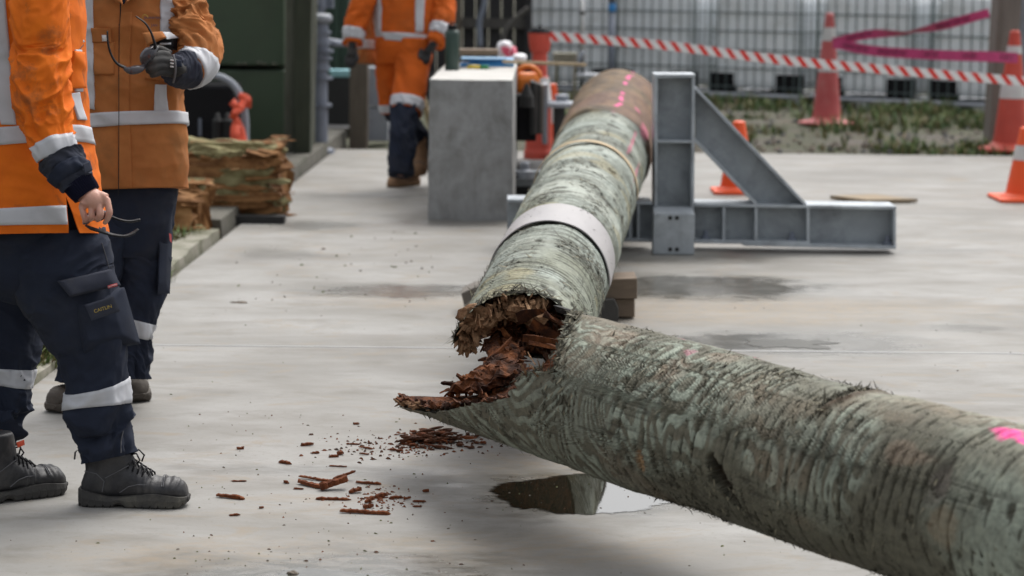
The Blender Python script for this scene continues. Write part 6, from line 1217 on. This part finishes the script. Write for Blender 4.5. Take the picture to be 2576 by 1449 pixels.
# ------------------------------------------------------------ worker behind (facing, gloved)
Md = thing('person', 'worker facing the camera in faded orange jacket and gloves holding glasses at chest height', 'person', G(260, 1035))
tor = Loft([(313, -150, 55, 7.85, 1), (313, -112, 92, 7.85, .8), (313, -70, 152, 7.85, .66), (313, -10, 160, 7.85, .66), (313, 90, 151, 7.85, .7), (313, 190, 148, 7.85, .72), (314, 275, 147, 7.85, .72), (318, 350, 151, 7.85, .7), (322, 420, 152, 7.85, .68), (324, 478, 148, 7.85, .68)], folds(73, .010, 1.2, 6, .8, vr=([0, .4, .65, 1], [1, 1.3, 1, .6])))
slm = Loft([(408, -82, 34, 7.86, 1), (425, -52, 52, 7.85, 1), (450, 2, 54, 7.83, 1), (480, 58, 53, 7.8, 1), (500, 106, 52, 7.75, 1), (503, 140, 50, 7.70, 1), (492, 166, 48, 7.66, 1), (472, 175, 46, 7.62, 1)], folds(79, .016, 1.3, 7, 1.2, vr=([0, .4, .6, .85, 1], [.4, .9, 1.5, .5, .1])))
slr = Loft([(215, -82, 34, 7.85, 1), (200, -52, 52, 7.85, 1), (182, 20, 54, 7.85, 1), (170, 140, 52, 7.85, 1), (168, 260, 48, 7.83, 1), (172, 370, 44, 7.8, 1)], folds(83, .009, 1.3, 7, 1))
mb = MB(); tor.mesh(mb, 180, 180); slm.mesh(mb, 140, 150); slr.mesh(mb, 70, 90); jm = mb.build('jacket', 'orange2', Md, smooth=True)
vb = slm.uv(497, 150)[1]
bands(jm, [ringband(tor, (313, 280), (313, 315), off=.009), lambda mb: tor.patch(mb, [(195, -60), (236, -60), (241, 276), (214, 270)], .006, (14, 70)), lambda mb: tor.patch(mb, [(406, -60), (443, -60), (437, 86), (402, 84)], .006, (14, 40)), lambda mb: tor.patch(mb, [(388, 213), (416, 213), (421, 284), (391, 287)], .006, (12, 30)), lambda mb: slm.band(mb, slm.t[-1]-.115, slm.t[-1]-.005, .004), lambda mb: slr.band(mb, .86, .97, .004)])
for quad, o_ in (([(302, 30), (331, 30), (332, 486), (301, 490)], .0045),): mb = MB(); tor.patch(mb, quad, o_, (10, 120)); mb.build('placket', 'orange2', jm, smooth=True)
for quad in ([(236, 71), (283, 73), (282, 107), (237, 107)],): mb = MB(); tor.patch(mb, quad, .010, (16, 14)); mb.build('pocket_flap', 'orange2', jm, smooth=True)
mb = MB(); tor.patch(mb, [(238, 106), (285, 106), (288, 188), (240, 190)], .006, (16, 20), bulge=.006); mb.build('chest_pocket', 'orange2', jm, smooth=True)
mb = MB(); tor.patch(mb, [(362, 106), (440, 106), (425, 205), (362, 200)], .006, (16, 20), bulge=.008); mb.build('chest_pocket', 'orange2', jm, smooth=True)
mb = MB(); tor.patch(mb, [(259, 89), (272, 89), (271, 105), (259, 105)], .013, (5, 5)); mb.build('tag', 'whitepaint', jm, smooth=True)
dv = pslab('radio', [(374, 92), (444, 92), (442, 124), (372, 122)], [7.66, 7.68, 7.68, 7.66], .03, .004, 'black', jm, (12, 10), 0, 0, .1); pslab('radio_clip', [(402, 108), (430, 107), (430, 112), (402, 113)], [7.65, 7.65, 7.65, 7.65], .004, 0, 'reflect', dv, (6, 5), 0, 0, .1)
pslab('pocket_flap', [(356, 82), (408, 78), (418, 94), (370, 115)], [7.66, 7.64, 7.62, 7.62], .008, .006, 'orange2', jm, (16, 14), .002, 8, .12)
pslab('flap_trim', [(402, 79), (428, 80), (449, 95), (420, 98)], [7.65, 7.66, 7.70, 7.63], .006, .008, 'reflect', jm, (12, 10), 0, 0, .15)
pslab('sleeve_pocket', [(500, 36), (522, 48), (541, 62), (528, 80)], [7.72, 7.74, 7.78, 7.74], .012, .006, 'orange2', jm, (12, 12), .003, 18, .2)
for quad in ([(262, -62), (300, -30), (309, 14), (283, 0)], [(352, -62), (346, -12), (318, 4), (310, 16)]): pslab('collar', quad, [7.72, 7.68, 7.64, 7.68], .008, .006, 'orange2', jm, (14, 14), .002, 9, .1)
pslab('undershirt', [(290, -60), (332, -60), (314, 8), (306, 12)], [7.69, 7.69, 7.67, 7.67], .004, .003, 'navy', Md, (10, 10), 0, 0, .1)
mb = MB(); tpx(mb, [(303, 6, 7.655), (303, 30, 7.66), (301, 60, 7.665)], [.006, .005, .002], 8, .4); tpx(mb, [(300, 60, 7.675), (299, 200, 7.67), (299, 330, 7.655), (298, 490, 7.655)], .0014, 6); mb.build('zip', 'black', jm)
text_mesh('powernet', .0135, P(383, 45, 7.655), R_+.05*F_, U_, 'logoblue', 'lettering', jm) if False else None
MT['logoblue'] = mat('dark_blue_embroidery', (.05, .055, .11), None, .8, bmp=0)
lm = MB()
def onL(L, px, py, off): u, v = L.uv(px, py); return L.at(np.array([u]), np.array([v]), off)[0]
for tx, sz, px, py in (('powernet', .0145, 383, 45), ('JAN', .0125, 386, 65)):
    pa, pb_ = onL(tor, px-20, py, .008), onL(tor, px+20, py, .008); text_mesh(tx, sz, (pa+pb_)/2-F_*.006, pb_-pa, U_, 'logoblue', 'lettering', jm, .0006)
mb = MB(); tpx(mb, [(357, 46, 7.655), (361, 38, 7.65), (368, 38, 7.65), (372, 44, 7.65)], .0012, 6); mb.build('logo_swirl', 'gold', jm)
# cuff and glove
cm = Loft([(476, 174, 46, 7.62, 1), (462, 177, 44, 7.60, 1), (447, 177, 41, 7.58, 1), (434, 174, 37, 7.56, 1)], folds(91, .006, 1.2, 3, .8)); mb = MB(); cm.mesh(mb, 80, 40); cc_ = mb.build('cuff', 'navy2', jm, smooth=True)
pslab('strap_tab', [(440, 150), (456, 150), (458, 168), (442, 168)], [7.49, 7.50, 7.50, 7.49], .005, .001, 'navy', cc_)
mb = MB(); tpx(mb, [(446, 176, 7.57), (434, 172, 7.55), (420, 162, 7.53), (408, 160, 7.52)], [.046, .048, .046, .030], 20, .62, 8)
for pts, r in (([(424, 141, 7.52), (404, 137, 7.49), (388, 143, 7.47), (378, 152, 7.475)], [.016, .0145, .0135, .011]), ([(424, 155, 7.51), (400, 152, 7.475), (381, 158, 7.455), (369, 165, 7.465)], [.0165, .015, .014, .011]), ([(424, 170, 7.51), (401, 167, 7.475), (382, 173, 7.455), (370, 178, 7.465)], [.016, .0145, .0135, .011]), ([(425, 184, 7.52), (406, 181, 7.485), (390, 186, 7.47), (379, 190, 7.475)], [.0145, .013, .012, .010]), ([(428, 140, 7.56), (404, 126, 7.56), (384, 125, 7.55), (366, 133, 7.54)], [.017, .0155, .014, .0115])): tpx(mb, pts, r, 12)
gl = mb.build('glove', 'glove', Md, remesh=.0034)
mb = MB(); tpx(mb, [(436, 138, 7.50), (441, 160, 7.485), (441, 185, 7.49), (436, 208, 7.52)], .0035, 8, 1); mb.build('glove_hem', 'thread', gl, smooth=True)
for i_, (y_) in enumerate((149, 157, 165)): pslab('print_mark', [(428, y_), (437, y_+1), (437, y_+5), (428, y_+4)], [7.482]*4, .0015, 0, 'whitepaint', gl, (4, 4), 0, 0, .2)
# trousers
pel = Loft([(324, 430, 138, 7.88, .7), (328, 490, 122, 7.88, .75), (333, 540, 106, 7.88, .75), (336, 600, 96, 7.88, .7), (330, 650, 80, 7.88, .6)], folds(101, .005, 1, 4, .8))
l1 = Loft([(360, 520, 74, 7.9, .9), (358, 600, 71, 7.9, .9), (357, 690, 69, 7.91, .9), (352, 745, 62, 7.91, .9), (344, 792, 52, 7.92, .9), (337, 835, 47, 7.92, .95), (333, 885, 50, 7.93, 1), (329, 930, 43, 7.93, 1), (328, 952, 41, 7.93, 1)], folds(103, .011, 1.2, 8, 1, vr=([0, .6, .8, 1], [.7, .6, 1.3, 1.5])))
l2 = Loft([(268, 520, 76, 7.86, .9), (252, 620, 70, 7.84, .9), (226, 740, 60, 7.82, .9), (204, 850, 52, 7.83, .95), (194, 915, 48, 7.85, 1), (190, 958, 44, 7.86, 1)], folds(107, .008, 1.2, 8, 1, vr=([0, .6, .8, 1], [.7, .6, 1.3, 1.5])))
mb = MB(); pel.mesh(mb, 100, 50); l1.mesh(mb, 110, 180); l2.mesh(mb, 100, 150); tm = mb.build('trousers', 'navy', Md, smooth=True)
bands(tm, [lambda mb: l1.band(mb, l1.uv(345, 806)[1], l1.uv(343, 849)[1], .004, skew=.012), lambda mb: l2.band(mb, l2.uv(205, 825)[1], l2.uv(200, 868)[1], .004)])
pslab('cargo_pocket', [(396, 588), (430, 590), (423, 739), (392, 741)], [7.80, 7.86, 7.88, 7.80], .04, .012, 'navy', tm, (20, 30), .004, 13, .2); pslab('brand_label', [(425, 586), (431, 590), (432, 612), (427, 606)], [7.80, 7.83, 7.83, 7.8], .003, 0, 'redlabel', tm, (5, 6), 0, 0, .2)
boot(Md, G(349, 1014), rad(-68), up='bootbrown', sole='bootbrown', L=.31); boot(Md, G(128, 1040), rad(236), up='bootbrown', sole='bootbrown', L=.31)
mb = MB()
for L_, o_ in ((tor, -.03), (slm, -.022), (slr, -.02), (l1, -.03), (l2, -.028), (pel, -.02)): d = L_.disp; L_.disp = None; L_.mesh(mb, 40, 50, off=o_, v1=.8 if L_ is tor else 1); L_.disp = d
hc = P(313, -232, 7.83); fh, lh = head(mb, hc, rad(-90)); tpx(mb, [(470, 175, 7.62), (446, 176, 7.57), (425, 166, 7.53)], [.035, .028, .026], 14); tpx(mb, [(172, 360, 7.8), (176, 440, 7.8)], [.03, .026], 12)
tpx(mb, [(176, 430, 7.8), (176, 465, 7.79)], [.03, .028], 12)
for k_ in range(4): tpx(mb, [(164+k_*8, 460, 7.78), (164+k_*8, 492, 7.77), (166+k_*7, 508, 7.78)], [.011, .010, .008], 10)
tpx(mb, [(192, 450, 7.78), (202, 470, 7.77), (202, 486, 7.77)], [.012, .011, .009], 10)
mb.build('body', 'skin', Md, remesh=.006); face_bits(Md, hc, fh, lh)
glasses('safety_glasses', 'dark safety glasses spread open in the gloved hand of the second worker', [([(270, 78, 7.40), (272, 110, 7.40), (280, 138, 7.41), (295, 160, 7.42), (318, 172, 7.44)], [.005, .007, .007, .008, .009], .5), ([(342, 41, 7.42), (365, 58, 7.42), (380, 82, 7.43), (388, 105, 7.44), (391, 118, 7.45)], [.004, .006, .007, .009, .012], .5)], [([(312, 172, 7.43), (330, 177, 7.42), (352, 172, 7.43), (366, 162, 7.45)], .030, 'lens'), ([(362, 165, 7.45), (366, 146, 7.44), (380, 130, 7.44), (396, 116, 7.46)], .045, 'lens')], P(391, 112, 7.45))
# ------------------------------------------------------------ worker walking in the distance
Kd = thing('person', 'worker in orange jacket and dark gloves walking forward in the distance', 'person', G(1010, 468))
D_ = 15.7
tor = Loft([(1018, -92, 24, D_, 1), (1018, -70, 44, D_, .9), (1018, -48, 78, D_, .62), (1020, -10, 80, D_, .66), (1020, 50, 76, D_, .72), (1019, 95, 75, D_, .75), (1017, 112, 72, D_, .75)], folds(111, .008, 1.2, 4, 1))
s1 = Loft([(948, -52, 18, D_, 1), (938, -36, 28, D_, 1), (918, 0, 31, D_-.05, 1), (900, 45, 29, D_-.08, 1), (890, 82, 26, D_-.1, 1), (887, 110, 24, D_-.12, 1)], folds(113, .012, 1.2, 5, 1))
s2 = Loft([(1088, -52, 18, D_, 1), (1100, -34, 28, D_, 1), (1112, 5, 32, D_, 1), (1114, 50, 30, D_-.05, 1), (1104, 88, 27, D_-.1, 1), (1092, 110, 22, D_-.14, 1)], folds(115, .012, 1.2, 5, 1))
mb = MB(); tor.mesh(mb, 90, 80); s1.mesh(mb, 60, 60); s2.mesh(mb, 60, 60); jk = mb.build('jacket', 'orange3', Kd, smooth=True)
bands(jk, [ringband(tor, (1019, 83), (1019, 105), off=.006), lambda mb: tor.patch(mb, [(932, -40), (955, -40), (958, 82), (940, 82)], .008, (8, 20)), lambda mb: tor.patch(mb, [(1044, -40), (1068, -40), (1064, 82), (1044, 82)], .008, (8, 20)), lambda mb: s1.band(mb, .80, .96, .005), lambda mb: s2.band(mb, .74, .90, .005)])
p1 = Loft([(1040, 100, 46, D_-.05, 1), (1038, 150, 46, D_-.05, 1), (1034, 200, 42, D_-.1, 1), (1027, 245, 40, D_-.15, 1), (1021, 284, 38, D_-.2, 1)], folds(117, .010, 1.2, 4, 1.2))
p2 = Loft([(985, 100, 40, D_+.02, 1), (984, 160, 38, D_+.05, 1), (982, 220, 33, D_+.08, 1), (985, 286, 26, D_+.1, 1)], folds(119, .010, 1.2, 4, 1.2))
hp = Loft([(1017, 98, 73, D_, .75), (1016, 130, 72, D_, .75), (1015, 165, 66, D_, .6)], folds(121, .006, 1.2, 3, 1))
mb = MB(); p1.mesh(mb, 60, 60); p2.mesh(mb, 60, 60); hp.mesh(mb, 60, 24); ch = mb.build('overall_legs', 'orange3', Kd, smooth=True)
bands(ch, [lambda mb: p1.band(mb, .85, .985, .006), lambda mb: p2.band(mb, .88, .985, .006)])
n1 = Loft([(1018, 270, 36, D_-.2, 1), (1014, 330, 37, D_-.25, 1), (1011, 390, 34, D_-.3, 1), (1008, 442, 31, D_-.33, 1)], folds(123, .012, 1.2, 5, 1.2)); n2 = Loft([(990, 272, 28, D_+.1, 1), (1026, 318, 33, D_+.2, 1), (1054, 356, 28, D_+.35, 1), (1062, 388, 24, D_+.45, 1)], folds(125, .012, 1.2, 5, 1.2))
mb = MB(); n1.mesh(mb, 60, 60); n2.mesh(mb, 60, 60); mb.build('trousers', 'navy', Kd, smooth=True)
boot(Kd, G(982, 472), rad(-125), up='boottan', sole='boottan', L=.31, laces=False); boot(Kd, P(1054, 446, D_+.25), rad(-100), up='boottan', sole='boottan', L=.31, laces=False, pitch=rad(48), lift=0)
mb = MB(); tl = Loft([(928, 30, 24, D_+.25, .5), (926, 90, 22, D_+.25, .5), (923, 160, 24, D_+.25, .5)], folds(127, .008, 1.2, 3, 1)); tl.mesh(mb, 50, 30); tt0 = mb.build('jacket_tail', 'orange2', jk, smooth=True); bands(tt0, [lambda mb: tl.band(mb, .55, .72, .004)])
for pts, sx_ in (([(887, 105), (885, 125), (882, 142)], 1), ([(1094, 106), (1082, 122), (1072, 134)], -1)):
    mb = MB(); tpx(mb, [(x, y, D_-.13) for x, y in pts], [.042, .045, .045], 14, .6); a = np.array(pts[-1], float)
    for k_ in range(4): tpx(mb, [(a[0]-10+k_*6.5, a[1], D_-.14), (a[0]-9+k_*6-(3 if sx_ < 0 else 0), a[1]+18, D_-.16), (a[0]-6+k_*5-(6 if sx_ < 0 else 0), a[1]+(30-3*abs(k_-1.5)), D_-.15)], [.0145, .013, .010], 10)
    tpx(mb, [(a[0]+sx_*12, a[1]-10, D_-.14), (a[0]+sx_*17, a[1]+4, D_-.17), (a[0]+sx_*14, a[1]+15, D_-.18)], [.015, .014, .011], 10); mb.build('glove', 'glove', Kd, remesh=.006)
mb = MB()
for L_, o_ in ((tor, -.03), (s1, -.022), (s2, -.022), (p1, -.025), (p2, -.025), (n1, -.025), (n2, -.025), (hp, -.03)): d = L_.disp; L_.disp = None; L_.mesh(mb, 30, 30, off=o_); L_.disp = d
hc = P(1018, -128, D_); fh, lh = head(mb, hc, rad(-92)); tpx(mb, [(887, 95, D_-.1), (884, 130, D_-.13)], [.03, .028], 12); tpx(mb, [(1098, 98, D_-.12), (1076, 130, D_-.13)], [.028, .026], 12); mb.build('body', 'skin', Kd, remesh=.010); face_bits(Kd, hc, fh, lh)
